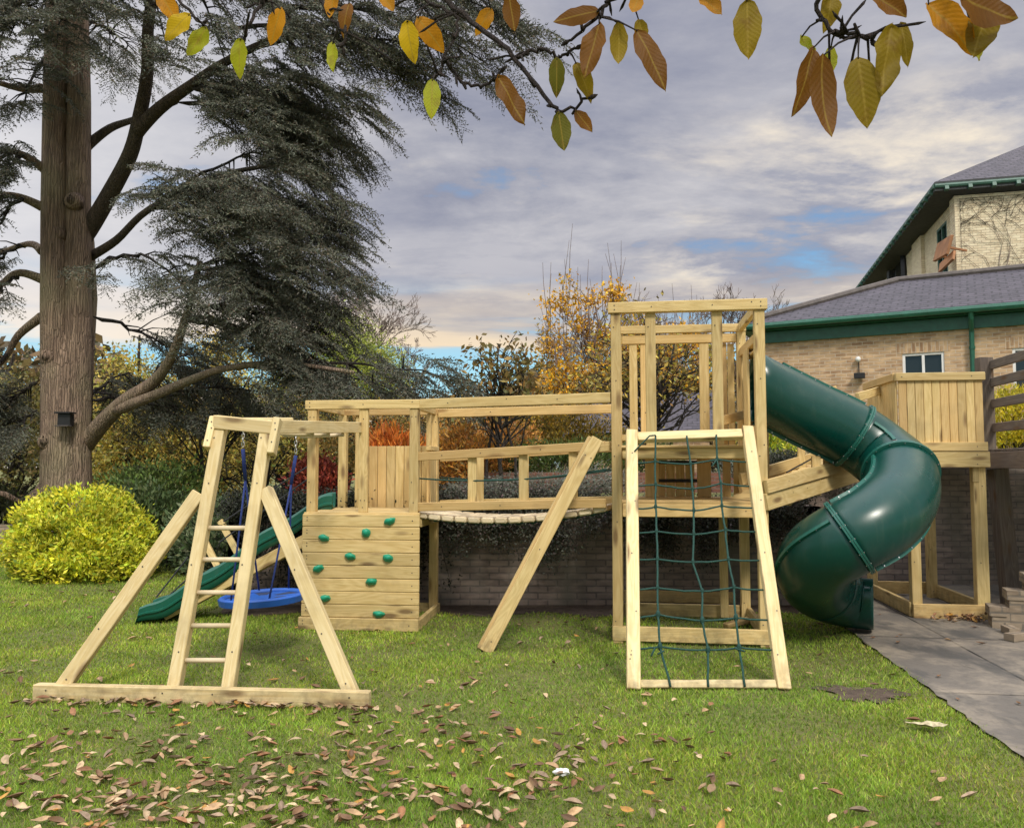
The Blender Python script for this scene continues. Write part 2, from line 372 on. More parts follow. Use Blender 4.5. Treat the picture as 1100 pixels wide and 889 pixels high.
def bare(name, label, base, H, spread, r0, mat, group=None, levels=5, lean=(0, 0), fan=.5, nb=3):
    base = V(base); t = thing(name, label, 'tree', base, 0, group); mt, mb = MB(), MB()
    def grow(p, d, L, r, lv):
        pts = [p]; q = p
        for k in range(4):
            d = (d+V((random.gauss(0, .09), random.gauss(0, .09), random.gauss(.035, .05)))).normalized(); q = q+d*(L/4); pts.append(q)
        (mt if lv == 0 else mb).tube(pts, taper(max(r, .00027*base.y), max(r*.55, .00020*base.y), 5), 7 if lv < 2 else 4, cap=False)
        if lv >= levels: return
        for k in range(nb+(lv == 0)*2):
            i = random.choice((2, 3, 4, 4)); an = random.uniform(0, 6.283); a = d.orthogonal().normalized(); b = d.cross(a)
            dd = (d+(a*math.cos(an)+b*math.sin(an))*random.uniform(fan*.6, fan*1.4)*spread).normalized(); grow(pts[i], dd, L*random.uniform(.58, .8), r*.52, lv+1)
    grow(base-V((0, 0, .1)), V((lean[0], lean[1], 1)).normalized(), H*.36, r0, 0)
    mt.build('trunk', M[mat], t, base, True); mb.build('branches', M[mat], t, base)
    return t
def tree(name, label, cat, base, top, r0, clumps, nleaf, lsize, cols, wts=None, barkm='dark_bark', asp=.5, k_cl=26, sd=.2, limbs=24, group=None, stems=1, axis=None, spread=1., twigs=3, shell=.5, crown='crown', whips=0):
    """clumps: (px,py,Y, rx_px,ry_px) crown ellipsoids, real size at their distance"""
    base = V(base); t = thing(name, label, cat, base, 0, group)
    E = [(np.array(at(px, py, Y)), np.array([rx*Y/FPX, rx*Y/FPX*.9, ry*Y/FPX])) for px, py, Y, rx, ry in clumps]
    vol = np.array([np.prod(r)**.67 for _, r in E]); vol /= vol.sum()
    cc = np.concatenate([ell_points(max(2, int(round(k_cl*q))), c, r*.92, shell) for (c, r), q in zip(E, vol)])
    mb = MB(); top = V(top)
    for s_ in range(stems):
        bp = base+V((random.uniform(-.12, .12), random.uniform(-.12, .12), 0))*(s_ > 0)*stems
        tp = top+V((random.uniform(-.5, .5), random.uniform(-.3, .3), random.uniform(-.6, 0)))*(s_ > 0)
        tr = bentpath(bp-V((0, 0, .15)), tp, 0, 6, .025); mb.tube(tr, taper(r0*(1 if not s_ else .7), r0*.25, 7), 8)
    mb.build('trunk', M[barkm], t, base, True)
    mb = MB(); H = (top-base).length
    ids = rng.choice(len(cc), min(limbs, len(cc)), replace=False)
    for i in ids:
        e = V(cc[i]); f = min(.97, max(.12, (e.z-base.z)/max(.1, H)-random.uniform(.1, .4))); s0 = base.lerp(top, f)
        pth = bentpath(s0, e, random.uniform(-.02, .08), 4, .05); rr = r0*(.5-.28*f)
        mb.tube(pth, taper(max(rr, .012), .006, 5), 5, cap=False)
        for _ in range(twigs):
            q = pth[random.choice((2, 3, 4))]; e2 = q+V((random.gauss(0, .6), random.gauss(0, .6), random.gauss(.3, .45)))*sd*1.5
            mb.tube([q, q.lerp(e2, .5)+V((0, 0, .05*sd)), e2], [.010, .007, .004], 4, cap=False)
    for i in (rng.choice(len(cc), min(whips, len(cc)), replace=False) if whips else ()):
        e = V(cc[i]); q = e+V((random.gauss(0, .18), random.gauss(0, .18), random.uniform(.8, 2.3))); mb.tube([e-V((0, 0, .8)), e.lerp(q, .5)+V((random.gauss(0, .05), 0, 0)), q], [.014, .010, .006], 4, cap=False)
    mb.build('branches', M[barkm], t, base, True)
    if nleaf:
        i = rng.integers(0, len(cc), nleaf); g = rng.normal(size=(nleaf, 3))*sd*np.array([1, 1, .75]); pos = cc[i]+g
        pos = pos[pos[:, 2] > base.z+.02]
        v, f = leaf_quads(pos, lsize*(.6+.8*rng.random(len(pos))), asp, axis, spread)
        tone = (1+rng.normal(size=len(cc))*.16)[i][:len(pos)]
        np_mesh(crown, v, f, M['leaf'], t, palette(len(pos), cols, wts)*np.repeat(tone, 4)[:, None], base)
    return t

# ================================================================ SETTING
def sheet(name, pts, z, mat, uvdir=None):
    mb = MB(); ps = [V((p[0], p[1], z)) for p in pts]
    if uvdir:
        d = V(uvdir).normalized(); q = V((-d.y, d.x)); uv = [((p.xy).dot(d), (p.xy).dot(q)) for p in ps]
    else: uv = [(p.x, p.y) for p in ps]
    mb.quad(ps, uv); o = mb.build(name, mat); tag(o, kind='structure'); return o
sheet('ground', [(-500, -60), (500, -60), (500, 900), (-500, 900)], 0, M['lawn'])
PD = V((.143, 1)).normalized(); PL0 = V((2.786, 4.571))
def path_left(y): return PL0.x+(y-PL0.y)*.143
mb = MB(); zt = .018
pp = [(path_left(-1), -1), (7.4, -1), (7.4, 11.2), (path_left(11.2), 11.2)]
pq = V((PD.y, -PD.x))
def puv(p): d = V(p)-PL0; return (d.dot(PD)+.62, d.dot(pq)+.02)
le_ = [(path_left(y_)+random.uniform(-.025, .02), y_) for y_ in np.arange(11.2, -1, -.11)]; pp = [(path_left(-1), -1), (7.4, -1), (7.4, 11.2)]+le_; mb.quad([(*p, zt) for p in pp], [puv(p) for p in pp])
tag(mb.build('path', M['paving']), kind='structure')
# bare soil along the foot of the retaining wall, and a worn patch by the path
def blob(name, c, rx, ry, z, mat, n=40, j=.25):
    mb = MB(); ps = []
    for k in range(n):
        a = 2*math.pi*k/n; q = 1+random.uniform(-j, j); ps.append(V((c[0]+rx*q*math.cos(a), c[1]+ry*q*math.sin(a), z)))
    mb.quad(ps, [(p.x, p.y) for p in ps]); return mb.build(name, mat)
ed = [(-3.3, 9.60)]+[(x_, 9.02+.12*math.sin(x_*5)+random.uniform(-.06, .06)) for x_ in np.linspace(-3.2, 3.5, 60)]+[(3.6, 9.6), (3.6, 11.2), (-3.3, 11.2)]
mb = MB(); mb.quad([(a, b, .006) for a, b in ed], ed); tag(mb.build('soil_strip', M['soil']), kind='structure')
ms = gr(925, 746); so = blob('soil_patch', ms, .24, .20, .012, M['soil'], 40, .45); tag(so, kind='structure')
# raised garden behind the wall
TZ = 1.12
sheet('terrace', [(-3.3, 9.75), (3.6, 9.75), (3.6, 11.4), (60, 11.4), (60, 120), (-3.3, 120)], TZ, M['lawn'])

def wall_uv(mb, p0, p1, z0, z1, openings=(), rev=.11, m=0, rm=1):
    """brick face from p0 to p1 (its front on the right-hand side going p0->p1 seen from the camera), holes cut out, reveals built"""
    p0, p1 = V(p0), V(p1); d = (p1-p0); L = d.length; d = d/L; nb = V((-d.y, d.x))
    us = sorted({0, L, *[k for o in openings for k in (o[0], o[1])]}); zs = sorted({z0, z1, *[k for o in openings for k in (o[2], o[3])]})
    f = lambda u, z, q=0: V((p0.x+d.x*u+nb.x*q, p0.y+d.y*u+nb.y*q, z))
    for i in range(len(us)-1):
        for j in range(len(zs)-1):
            uc, zc = (us[i]+us[i+1])/2, (zs[j]+zs[j+1])/2
            if any(o[0] < uc < o[1] and o[2] < zc < o[3] for o in openings): continue
            q = [(us[i], zs[j]), (us[i+1], zs[j]), (us[i+1], zs[j+1]), (us[i], zs[j+1])]; mb.quad([f(*k) for k in q], q, .5, m)
    for a, b, c_, e in openings:
        for q in (((a, c_), (a, e)), ((a, e), (b, e)), ((b, e), (b, c_)), ((b, c_), (a, c_))):
            mb.quad([f(*q[0]), f(*q[0], rev), f(*q[1], rev), f(*q[1])], [(0, 0), (rev, 0), (rev, 1), (0, 1)], .5, m)
    return f
def wall_block(mb, p0, p1, z0, z1, th=.22, cap=0):
    p0, p1 = V(p0), V(p1); d = (p1-p0).normalized(); nb = V((-d.y, d.x))*th; L = (p1-p0).length
    c = [p0, p1, p1+nb, p0+nb]; ln = [L, th, L, th]; u = 0
    for i in range(4):
        a, b = c[i], c[(i+1) % 4]; mb.quad([(a.x, a.y, z0), (b.x, b.y, z0), (b.x, b.y, z1), (a.x, a.y, z1)], [(u, z0), (u+ln[i], z0), (u+ln[i], z1), (u, z1)]); u += ln[i]
    mb.quad([(p.x, p.y, z1) for p in c], [(0, 0), (L, 0), (L, th), (0, th)])

# retaining walls
t = thing('retaining_wall', 'long dark grey brown brick retaining wall behind the play frame, shrubs trailing over it', 'wall', (0, 9.6, 0))
mb = MB(); wall_block(mb, (-3.3, 9.6), (3.6, 9.6), -.1, TZ+.02); wall_block(mb, (3.6, 9.6), (3.6, 11.2), -.1, TZ+.02); wall_block(mb, (-3.3, 16), (-3.3, 9.6), -.1, TZ+.02)
mb.build('brick_face', M['grey_brick'], t, t.location)
t = thing('house_base_wall', 'shaded grey brick wall beneath the landing and the old weathered deck', 'wall', (5.6, 11.2, 0))
mb = MB(); wall_block(mb, (3.6, 11.2), (13, 11.2), -.1, 1.72); mb.build('brick_face', M['grey_brick'], t, t.location)
t = thing('low_garden_wall', 'low red brick garden wall on the terrace, seen through the bridge handrail', 'wall', (0, 15.6, TZ))
mb = MB(); wall_block(mb, (-2.6, 15.6), (4.6, 15.4), TZ-.05, 1.50); mb.build('brick_face', M['red_brick'], t, t.location)
t = thing('old_boundary_wall', 'low old brick wall at the lawn edge left of the golden bush', 'wall', (-9.6, 14.6, 0))
mb = MB(); wall_block(mb, (-13, 14.2), (-8.2, 15.2), -.1, .55); mb.build('brick_face', M['step_brick'], t, t.location)

# ---------------------------------------------------------------- single-storey brick wing
EZ = 4.76
A = V((5.75, 19.0, 0)); wd = V((.873, -.488, 0)); wn = V((-.488, -.873, 0)); bk = -wn
t = thing('brick_wing', 'single storey buff brick wing with purple slate hipped roof and dark green gutter', 'building', A+V((0, 0, TZ)))
off = t.location
def wu(px, py): h = hit(px, py, A, wn); return (h-A).dot(wd), h.z
ops = []
for x0, y0, x1, y1 in ((969, 380, 1015, 404), (1087, 374, 1130, 426)):
    u0, z1_ = wu(x0, y0); u1, z0_ = wu(x1, y1); ops.append((u0, u1, z0_, z1_))
mb = MB(); L_ = 13.
wall_uv(mb, A, A+wd*L_, TZ-.1, EZ-.02, ops)
wall_uv(mb, A+bk*7, A, TZ-.1, EZ-.02); wall_uv(mb, A+wd*L_+bk*7, A+bk*7, TZ-.1, EZ-.02); wall_uv(mb, A+wd*L_, A+wd*L_+bk*7, TZ-.1, EZ-.02)
for (a, b, c_, e) in ops:      # soldier-course lintel and sill, proud of the face
    for q0, q1, zz0, zz1, pr in ((a-.12, b+.12, e, e+.22, .006),):
        P_ = lambda u, z_: A+wd*u+wn*pr+V((0, 0, z_))
        mb.quad([P_(q0, zz0), P_(q1, zz0), P_(q1, zz1), P_(q0, zz1)], [(zz0*1., q0), (zz0, q1), (zz1, q1), (zz1, q0)])
mb.build('wall', M['buff_brick'], t, off)
for (a, b, c_, e) in ops:
    pf = lambda u, q, z_: A+wd*u+bk*q+V((0, 0, z_))
    fb = MB(); k = .055
    for p0, p1 in (((a+k/2, c_), (a+k/2, e)), ((b-k/2, c_), (b-k/2, e)), ((a+k, e-k/2), (b-k, e-k/2)), ((a+k, c_+k/2), (b-k, c_+k/2)), (((a+b)/2, c_+k), ((a+b)/2, e-k))):
        fb.beam(pf(p0[0], .05, p0[1]), pf(p1[0], .05, p1[1]), k, .06, up=bk)
    if e-c_ > .7: pass
    wf = fb.build('window', M['white_frame'], t, off)
    gb = MB(); gb.quad([pf(a, .075, c_), pf(b, .075, c_), pf(b, .075, e), pf(a, .075, e)]); gb.build('pane', M['glass'], wf, off)
    sb = MB(); sb.beam(pf(a-.05, -.03, c_-.03), pf(b+.05, -.03, c_-.03), .16, .05); sb.build('sill', M['lead'], wf, off)
# roof
ov = .34; e0 = A-wd*ov+wn*ov; e1 = A+wd*(L_+ov)+wn*ov; e2 = A+wd*(L_+ov)+bk*(7+ov); e3 = A-wd*ov+bk*(7+ov); rh = 3.15; RZ = EZ+.14
rp = e0+wd*rh+bk*rh; rq = e1-wd*rh+bk*rh; rp2 = e3+wd*rh-bk*rh; rq2 = e2-wd*rh-bk*rh; zr = EZ+.14+1.30
sl = math.hypot(rh, 1.3); mb = MB(); z_ = lambda p, h: V((p.x, p.y, h)); Lr = (e1-e0).length
mb.quad([z_(e0, RZ), z_(e1, RZ), z_(rq, zr), z_(rp, zr)], [(0, 0), (Lr, 0), (Lr-rh, sl), (rh, sl)])
mb.quad([z_(e3, RZ), z_(e0, RZ), z_(rp, zr), z_(rp2, zr)], [(0, 0), (7.7, 0), (7.7-rh, sl), (rh, sl)])
mb.quad([z_(e1, RZ), z_(e2, RZ), z_(rq2, zr), z_(rq, zr)], [(0, 0), (7.7, 0), (7.7-rh, sl), (rh, sl)])
mb.quad([z_(e2, RZ), z_(e3, RZ), z_(rp2, zr), z_(rq2, zr)], [(0, 0), (Lr, 0), (Lr-rh, sl), (rh, sl)])
mb.quad([z_(rp, zr), z_(rq, zr), z_(rq2, zr), z_(rp2, zr)])
rf = mb.build('roof', M['slate'], t, off)
rb = MB()
for a, b in ((z_(e0, RZ), z_(rp, zr)), (z_(rp, zr), z_(rq, zr))): rb.tube([a+V((0, 0, .03)), b+V((0, 0, .03))], .085, 8)
rb.build('ridge_tiles', M['lead'], rf, off)
mb = MB()
for a, b in ((e0, e1), (e3, e0)):
    a2, b2 = z_(a, EZ+.06), z_(b, EZ+.06); mb.tube([a2, b2], .075, 8)
mb.build('gutter', M['green_paint'], t, off)
mb = MB()
i0, i1 = A+wn*.06-wd*.06, A+wd*L_+wn*.06
mb.beam(z_(i0, EZ-.17), z_(i1, EZ-.17), .05, .26); mb.beam(z_(A-wd*.06+bk*7, EZ-.17), z_(i0, EZ-.17), .05, .26)
mb.quad([z_(e0, EZ-.03), z_(e1, EZ-.03), z_(A+wd*L_, EZ-.03), z_(A, EZ-.03)]); mb.quad([z_(e3, EZ-.03), z_(e0, EZ-.03), z_(A, EZ-.03), z_(A+bk*7, EZ-.03)])
mb.build('fascia', M['green_paint'], t, off)
ud, _ = wu(1044, 370); mb = MB(); q = A+wd*ud
mb.tube([z_(q+wn*.33, EZ+.02), z_(q+wn*.28, EZ-.12), z_(q+wn*.09, EZ-.36), z_(q+wn*.075, EZ-.6), z_(q+wn*.075, TZ)], .05, 8)
for zc in (EZ-.7, EZ-2.2): mb.tube([z_(q+wn*.075, zc-.03), z_(q+wn*.075, zc+.03)], .062, 8)
mb.build('downpipe', M['green_paint'], t, off)
# wall light on the wing
lp = hit(924, 404, A, wn); t = thing('wall_lamp', 'small black floodlight with a white sensor ball above it on the buff brick wall', 'lamp', lp)
mb = MB(); mb.tube([lp+wn*.02+V((-.02, 0, .32)), lp+wn*.03+V((-.02, 0, .02))], .012, 6); mb.build('conduit', M['black'], t, lp)
mb = MB(); mb.beam(lp+wn*.12-wd*.11, lp+wn*.12+wd*.11, .12, .12); mb.build('lamp_head', M['black'], t, lp)
mb = MB(); c0 = lp+wn*.06+V((-.03, 0, .37)); mb.tube([c0+V((0, 0, -.06)), c0+V((0, 0, -.045)), c0, c0+V((0, 0, .045)), c0+V((0, 0, .06))], [.01, .045, .062, .045, .01], 10); mb.build('sensor', M['white_frame'], t, lp, True)

# ---------------------------------------------------------------- taller house behind
Cn = V((13.12, 23.6, 0)); fd = V((.969, -.247, 0)); sdv = V((.247, .969, 0)); fn = -sdv; sn = -fd; HZ = 9.55; SL = 14.; FL = 13.
t = thing('house', 'tall cream brick house with slate roof and wide bracketed eaves behind the low wing', 'building', Cn+V((0, 0, TZ))); off = t.location
mb = MB(); wall_uv(mb, Cn, Cn+fd*FL, TZ-.1, HZ)
def su(px, py): h = hit(px, py, Cn, sn); return (h-Cn).dot(sdv), h.z
u1_, z1_ = su(957, 281); u0_, z0_ = su(974, 300); w2a, w2z0 = su(1019, 300); w2b, w2z1 = su(1006, 248)
so_ = lambda u: SL-u
wall_uv(mb, Cn+sdv*SL, Cn, TZ-.1, HZ, [(SL-w2b, SL-w2a, w2z0-1.2, w2z1)])
wall_uv(mb, Cn+fd*FL, Cn+fd*FL+sdv*SL, TZ-.1, HZ); wall_uv(mb, Cn+fd*FL+sdv*SL, Cn+sdv*SL, TZ-.1, HZ)
for pxa, pxb in ((983, 993), (1026, 1037)):     # pilasters
    ua, ub = su(pxb, 260)[0], su(pxa, 260)[0]; mbp = mb
    a = Cn+sdv*max(ua, 0)+sn*.12; b = Cn+sdv*ub+sn*.12; mbp.quad([z_(b, TZ), z_(a, TZ), z_(a, HZ), z_(b, HZ)], [(0, TZ), ((b-a).length, TZ), ((b-a).length, HZ), (0, HZ)])
    for e_ in (a, b): mbp.quad([z_(e_, TZ), z_(e_-sn*.12, TZ), z_(e_-sn*.12, HZ), z_(e_, HZ)])
mb.build('wall', M['cream_brick'], t, off)
# tall window with green frame
fb = MB(); P_ = lambda u, q, h: Cn+sdv*u+sn*q+V((0, 0, h))
for u in (w2a+.05, (w2a+w2b)/2, w2b-.05): fb.beam(P_(u, -.04, w2z0-1.2), P_(u, -.04, w2z1), .08, .08, up=sn)
for h in (w2z1-.04, (w2z0+w2z1)/2, w2z0): fb.beam(P_(w2a+.05, -.04, h), P_(w2b-.05, -.04, h), .08, .07, up=sn)
wf = fb.build('window', M['brack_paint'], t, off)
gb = MB(); gb.quad([P_(w2b, -.07, w2z0-1.2), P_(w2a, -.07, w2z0-1.2), P_(w2a, -.07, w2z1), P_(w2b, -.07, w2z1)]); gb.build('pane', M['glass'], wf, off)
# arched opening further along
uc = (u0_+u1_)/2; rr = abs(u1_-u0_)/2*.95; ab = MB(); arc = [P_(uc-rr, .03, z0_-1.5)]+[P_(uc-rr*math.cos(k*math.pi/12), .03, z0_+.35+rr*1.15*math.sin(k*math.pi/12)) for k in range(13)]+[P_(uc+rr, .03, z0_-1.5)]
ab.tube(arc, .16, 6); wf = ab.build('arched_window', M['black'], t, off)
gb = MB(); gb.quad([p-sn*.01 for p in arc][::-1]); gb.build('pane', M['glass'], wf, off)
# eaves: soffit, gutter with brackets, hipped roof
ovh = .70; E0 = Cn+sn*ovh+fn*.30; E1 = Cn+fd*(FL+ovh)+fn*.30; E2 = E1+sdv*(SL+2*ovh); E3 = E0+sdv*(SL+2*ovh); GZ = HZ+.12
mb = MB(); rise = .5; hw = 6.5
apx = E0+fd*hw+sdv*hw; apy = E3+fd*hw-sdv*hw; bpx = E1-fd*hw+sdv*hw; bpy_ = E2-fd*hw-sdv*hw; za = GZ+.25+hw*.60; q1 = math.hypot(hw, hw*.6); fw = (E1-E0).length; sw = (E3-E0).length
for (a, b, c_, d_, ll) in ((E0, E1, bpx, apx, fw), (E3, E0, apx, apy, sw), (E1, E2, bpy_, bpx, sw), (E2, E3, apy, bpy_, fw)):
    mb.quad([z_(a, GZ+.25), z_(b, GZ+.25), z_(c_, za), z_(d_, za)], [(0, 0), (ll, 0), (ll-hw, q1), (hw, q1)])
mb.quad([z_(apx, za), z_(bpx, za), z_(bpy_, za), z_(apy, za)])
mb.build('roof', M['slate'], t, off)
mb = MB()
for (a, b, c_, d_) in ((E0, E1, Cn+fd*FL, Cn), (E3, E0, Cn, Cn+sdv*SL)):
    mb.quad([z_(a, GZ-.02), z_(b, GZ-.02), z_(c_, GZ-.10), z_(d_, GZ-.10)]); mb.quad([z_(a, GZ-.02), z_(b, GZ-.02), z_(b, GZ+.25), z_(a, GZ+.25)])
mb.build('soffit', M['soffit'], t, off)
mb = MB()
for a, b in ((E0, E1), (E3, E0)): mb.tube([z_(a, GZ+.12)+V((0, 0, 0)), z_(b, GZ+.12)], .07, 8)
gu = mb.build('gutter', M['brack_paint'], t, off)
for k in range(int(sw/.62)):
    q = E0+sdv*(.3+k*.62); MB().beam(z_(q+sn*.10, GZ+.04), z_(q-sn*.02, GZ+.0), .11, .13).build('eaves_bracket', M['brack_paint'], t, off)
for k in range(int(fw/.62)):
    q = E0+fd*(.3+k*.62); MB().beam(z_(q+fn*.10, GZ+.04), z_(q-fn*.02, GZ+.0), .11, .13).build('eaves_bracket', M['brack_paint'], t, off)
bc = hit(1013, 268, Cn+sn*.5, sn)
mb = MB(); u_ = lambda a, b, c_: bc+sdv*a+sn*b+V((0, 0, c_))
mb.beam(u_(-.75, 0, -.05), u_(.75, 0, .1), .55, .08, up=(sn+V((0, 0, .25)))); mb.beam(u_(-.75, -.1, -.35), u_(-.2, .15, -.6), .35, .07, up=sn+V((0, 0, .3)))
mb.beam(u_(.5, -.5, -.2), u_(.5, .05, -.05), .06, .06); mb.beam(u_(-.5, -.5, -.2), u_(-.5, .05, -.05), .06, .06)
mb.build('window_board', M['rust_board'], t, off)
# bare creeper on the cream wall
t = thing('bare_creeper', 'leafless brown creeper stems spread over the cream brick upper wall', 'climber', Cn+fd*.3+fn*.05+V((0, 0, TZ)))
mb = MB(); mb2 = MB()
def creep(u, h, ang, r, L, m_, d=0):
    pts = []; x0 = (u, h)
    for k in range(7):
        pts.append(Cn+fd*max(.02, u)+fn*(.02+r)+V((0, 0, min(h, HZ-.1)))); u += math.cos(ang)*L/6; h += math.sin(ang)*L/6; ang += random.gauss(0, .35)
        if d < 3 and random.random() < .7 and k > 1: creep(u, h, ang+random.choice((-1, 1))*random.uniform(.4, 1.2), r*.6, L*.6, mb2, d+1)
    m_.tube(pts, taper(r, r*.4, 7), 4, cap=False)
for k in range(16): creep(random.uniform(.1, 5), TZ+random.uniform(4.2, 6.2), random.uniform(.5, 2.4), .012, random.uniform(1.2, 2.6), mb)
for k in range(40): creep(random.uniform(.1, 6.), HZ-random.uniform(.2, 1.0), random.uniform(-.8, 3.6), .008, random.uniform(.5, 1.2), mb2, 1)
creep(.12, TZ, 1.57, .022, 7.5, mb)
mb.build('main_stems', M['pale_bark'], t, t.location); mb2.build('twigs', M['dark_bark'], t, t.location)

# outbuilding with slate roof behind the tall tower
ob = V((2.9, 24.5, TZ)); t = thing('outbuilding', 'small outbuilding with blue grey slate roof seen behind the tall tower', 'building', ob)
a0 = at(612, 465, 24.); a1 = at(772, 463, 24.); b0 = at(632, 424, 27.); b1 = at(768, 421, 27.)
mb = MB(); wall_block(mb, (a0.x+.2, 24.3), (a1.x-.2, 24.3), TZ-.1, a0.z-.05, 5.5); mb.build('wall', M['buff_brick'], t, ob)
mb = MB(); c0, c1 = V((a0.x, 30, a0.z)), V((a1.x, 30, a1.z)); lw = (a1-a0).length
mb.quad([a0, a1, b1, b0], [(0, 0), (lw, 0), (lw, 3.3), (.5, 3.3)]); mb.quad([c1, c0, b0, b1], [(0, 0), (lw, 0), (lw, 3.3), (.5, 3.3)]); mb.quad([c0, a0, b0], [(0, 0), (6, 0), (3, 3)]); mb.quad([a1, c1, b1], [(0, 0), (6, 0), (3, 3)])
mb.build('roof', M['slate'], t, ob)

# ---------------------------------------------------------------- old deck + stepped wall at the right
dk = V((5.36, 9.25, 0)); dy = V((-.16, -.987, 0)); dx = V((.987, -.16, 0)); DZ = 1.80
t = thing('weathered_deck', 'old grey brown timber deck with a four rail balustrade at the right edge', 'deck', dk)
pq = lambda a, b, z_h: dk+dx*a+dy*b+V((0, 0, z_h))
mb = MB()
for k in range(26): mb.beam(pq(.0, -1.9+k*.145, DZ-.015), pq(3.6, -1.9+k*.145, DZ-.015), .138, .03)
mb.build('deck_boards', M['old_wood'], t, dk)
mb = MB(); mb.beam(pq(-.03, -1.95, DZ-.125), pq(-.03, 1.85, DZ-.125), .05, .18); mb.beam(pq(0, .03, DZ-.125), pq(3.6, .03, DZ-.125), .05, .18); mb.build('fascia', M['old_wood'], t, dk)
for b_ in (0., 1.75): MB().beam(pq(.0, b_, DZ-.03), pq(.0, b_, 2.84), .15, .12, up=(0, 1, 0)).build('balustrade_post', M['old_wood'], t, dk)
for zc in (2.75, 2.55, 2.31, 2.04): MB().beam(pq(.06, .02, zc), pq(.06, 1.8, zc), .035, .10, up=(0, 0, 1)).build('rail', M['old_wood'], t, dk)
for a_, b_ in ((.12, -.05), (3.3, -.05)): MB().beam(pq(a_+.1, b_, -.05), pq(a_, b_, DZ-.22), .17, .15, up=(0, 1, 0)).build('support_post', M['old_wood'], t, dk)
sw0 = gr(1066, 676); t = thing('stepped_wall', 'stepped pale brick stair wall at the right edge of the path', 'wall', sw0)
mb = MB(); q = V((.93, -.37, 0)).normalized()
for k in range(9):
    z1 = .22+.165*k; a = sw0+q*(k*.155); b = sw0+q*(k*.155+.157); nbk = V((-q.y, q.x, 0))
    zt_ = z1; wall_block(mb, a.xy, b.xy, -.05, zt_, .24)
mb.build('brick_steps', M['step_brick'], t, sw0)
mb = MB()
for k in range(5):
    z1 = .22+.165*k; a = sw0+q*(k*.155-.02)-V((-q.y, q.x, 0))*.012; b = a+q*.15; wall_block(mb, a.xy, b.xy, z1-.085, z1+.004, .265)
mb.build('coping_bricks', M['step_brick'], t, sw0)
for k, (px, py) in enumerate(((1092, 690), (1086, 683))):
    g = gr(px, py); mb = MB(); mb.box((-.1, -.05, 0), (.1, .05, .07)); o = mb.build('loose_brick', M['step_brick']); o.location = g+V((0, 0, .018)); o.rotation_euler[2] = .4+k
    tag(o, ['loose pale brick lying on the path, nearer the photographer', 'loose pale brick lying on the path against the stepped wall'][k], 'brick')

# ================================================================ PLAY FRAME
UY = (0, 1, 0)
def pc(parent, name, p0, p1, w=.09, h=.045, mat='pine', up=None, bolts=(), off=None):
    return MB().beam(p0, p1, w, h, up=up, bolts=bolts).build(name, [M[mat], M['screw']], parent, off)
def boards(parent, name, p0, p1, n, vec, w, th, mat, up, off=None, gap=.004):
    """n boards side by side from line p0-p1 stepping along vec: one cladding mesh"""
    mb = MB(); p0, p1, vec = V(p0), V(p1), V(vec)
    for k in range(n): mb.beam(p0+vec*k, p1+vec*k, w-gap, th, up=up)
    return mb.build(name, [M[mat], M['screw']], parent, off)

# ---- low tower with the climbing wall
T1 = V((-2.075, 8.22, 0)); Y1 = R(-6.); W1, D1, H1 = 1.165, 1.10, 1.15
t1 = thing('play_tower', 'low square pine play tower with a board climbing wall on its front', 'play tower', T1, Y1)
for (x_, y_) in ((.06, .065), (W1-.06, .065), (.06, D1-.05), (W1-.06, D1-.05)):
    pc(t1, 'post', (x_, y_, 0), (x_, y_, 2.18), .09, .09, up=UY, bolts=[(1.25, 0, -1), (1.45, .02, -1), (2.1, .02, -1), (2.1, -.02, -1)])
pc(t1, 'top_rail', (-.01, .04, 2.225), (W1+.0, .04, 2.225), .09, .07, up=UY, bolts=[(.05, .02, -1), (.05, -.02, -1), (.6, 0, -1), (1.1, .02, -1)])
pc(t1, 'top_rail', (0, D1-.05, 2.215), (W1, D1-.05, 2.215), .07, .07, up=UY)
pc(t1, 'top_rail', (W1-.06, .08, 2.225), (W1-.06, D1-.09, 2.225), .045, .088)
pc(t1, 'top_rail', (.06, .08, 2.225), (.06, D1-.09, 2.225), .045, .088)
pc(t1, 'baluster', (.59, .05, H1-.0), (.59, .05, 2.18), .092, .05, up=UY, bolts=[(.12, .02, -1), (.12, -.02, -1), (.93, 0, -1), (.05, 0, -1)])
pc(t1, 'baluster', (.24, D1-.03, H1), (.24, D1-.03, 2.18), .085, .045, up=UY, bolts=[(.2, 0, -1)])
mb = MB()
for k in range(8): mb.beam((-.005, .07+k*.142, H1-.012), (W1+.005, .07+k*.142, H1-.012), .136, .026)
mb.build('deck', [M['pine'], M['screw']], t1)
pc(t1, 'deck_beam', (0, .028, H1-.045), (W1, .028, H1-.045), .05, .035, up=UY)
pc(t1, 'deck_beam', (W1-.01, .08, H1-.085), (W1-.01, D1-.0, H1-.085), .045, .12)
pc(t1, 'deck_beam', (.02, .08, H1-.085), (.02, D1, H1-.085), .045, .12)
rw = MB(); nb_ = 9
for k in range(nb_):
    hh = (H1-.015)/nb_
    ext = .022 if k == 0 else 0
    rw.beam((-.008-ext, -.006-ext*.5, hh*(k+.5)+.002), (W1+.012, -.006-ext*.5, hh*(k+.5)+.002), hh-.0035, .03+ext, up=UY, t=random.uniform(.35, 1.), c=.006, bolts=[(.05, 0, -1), (W1-.05, 0, -1), (.05, .03, -1)])
wall1 = rw.build('climbing_wall', [M['pine_panel'], M['screw']], t1)
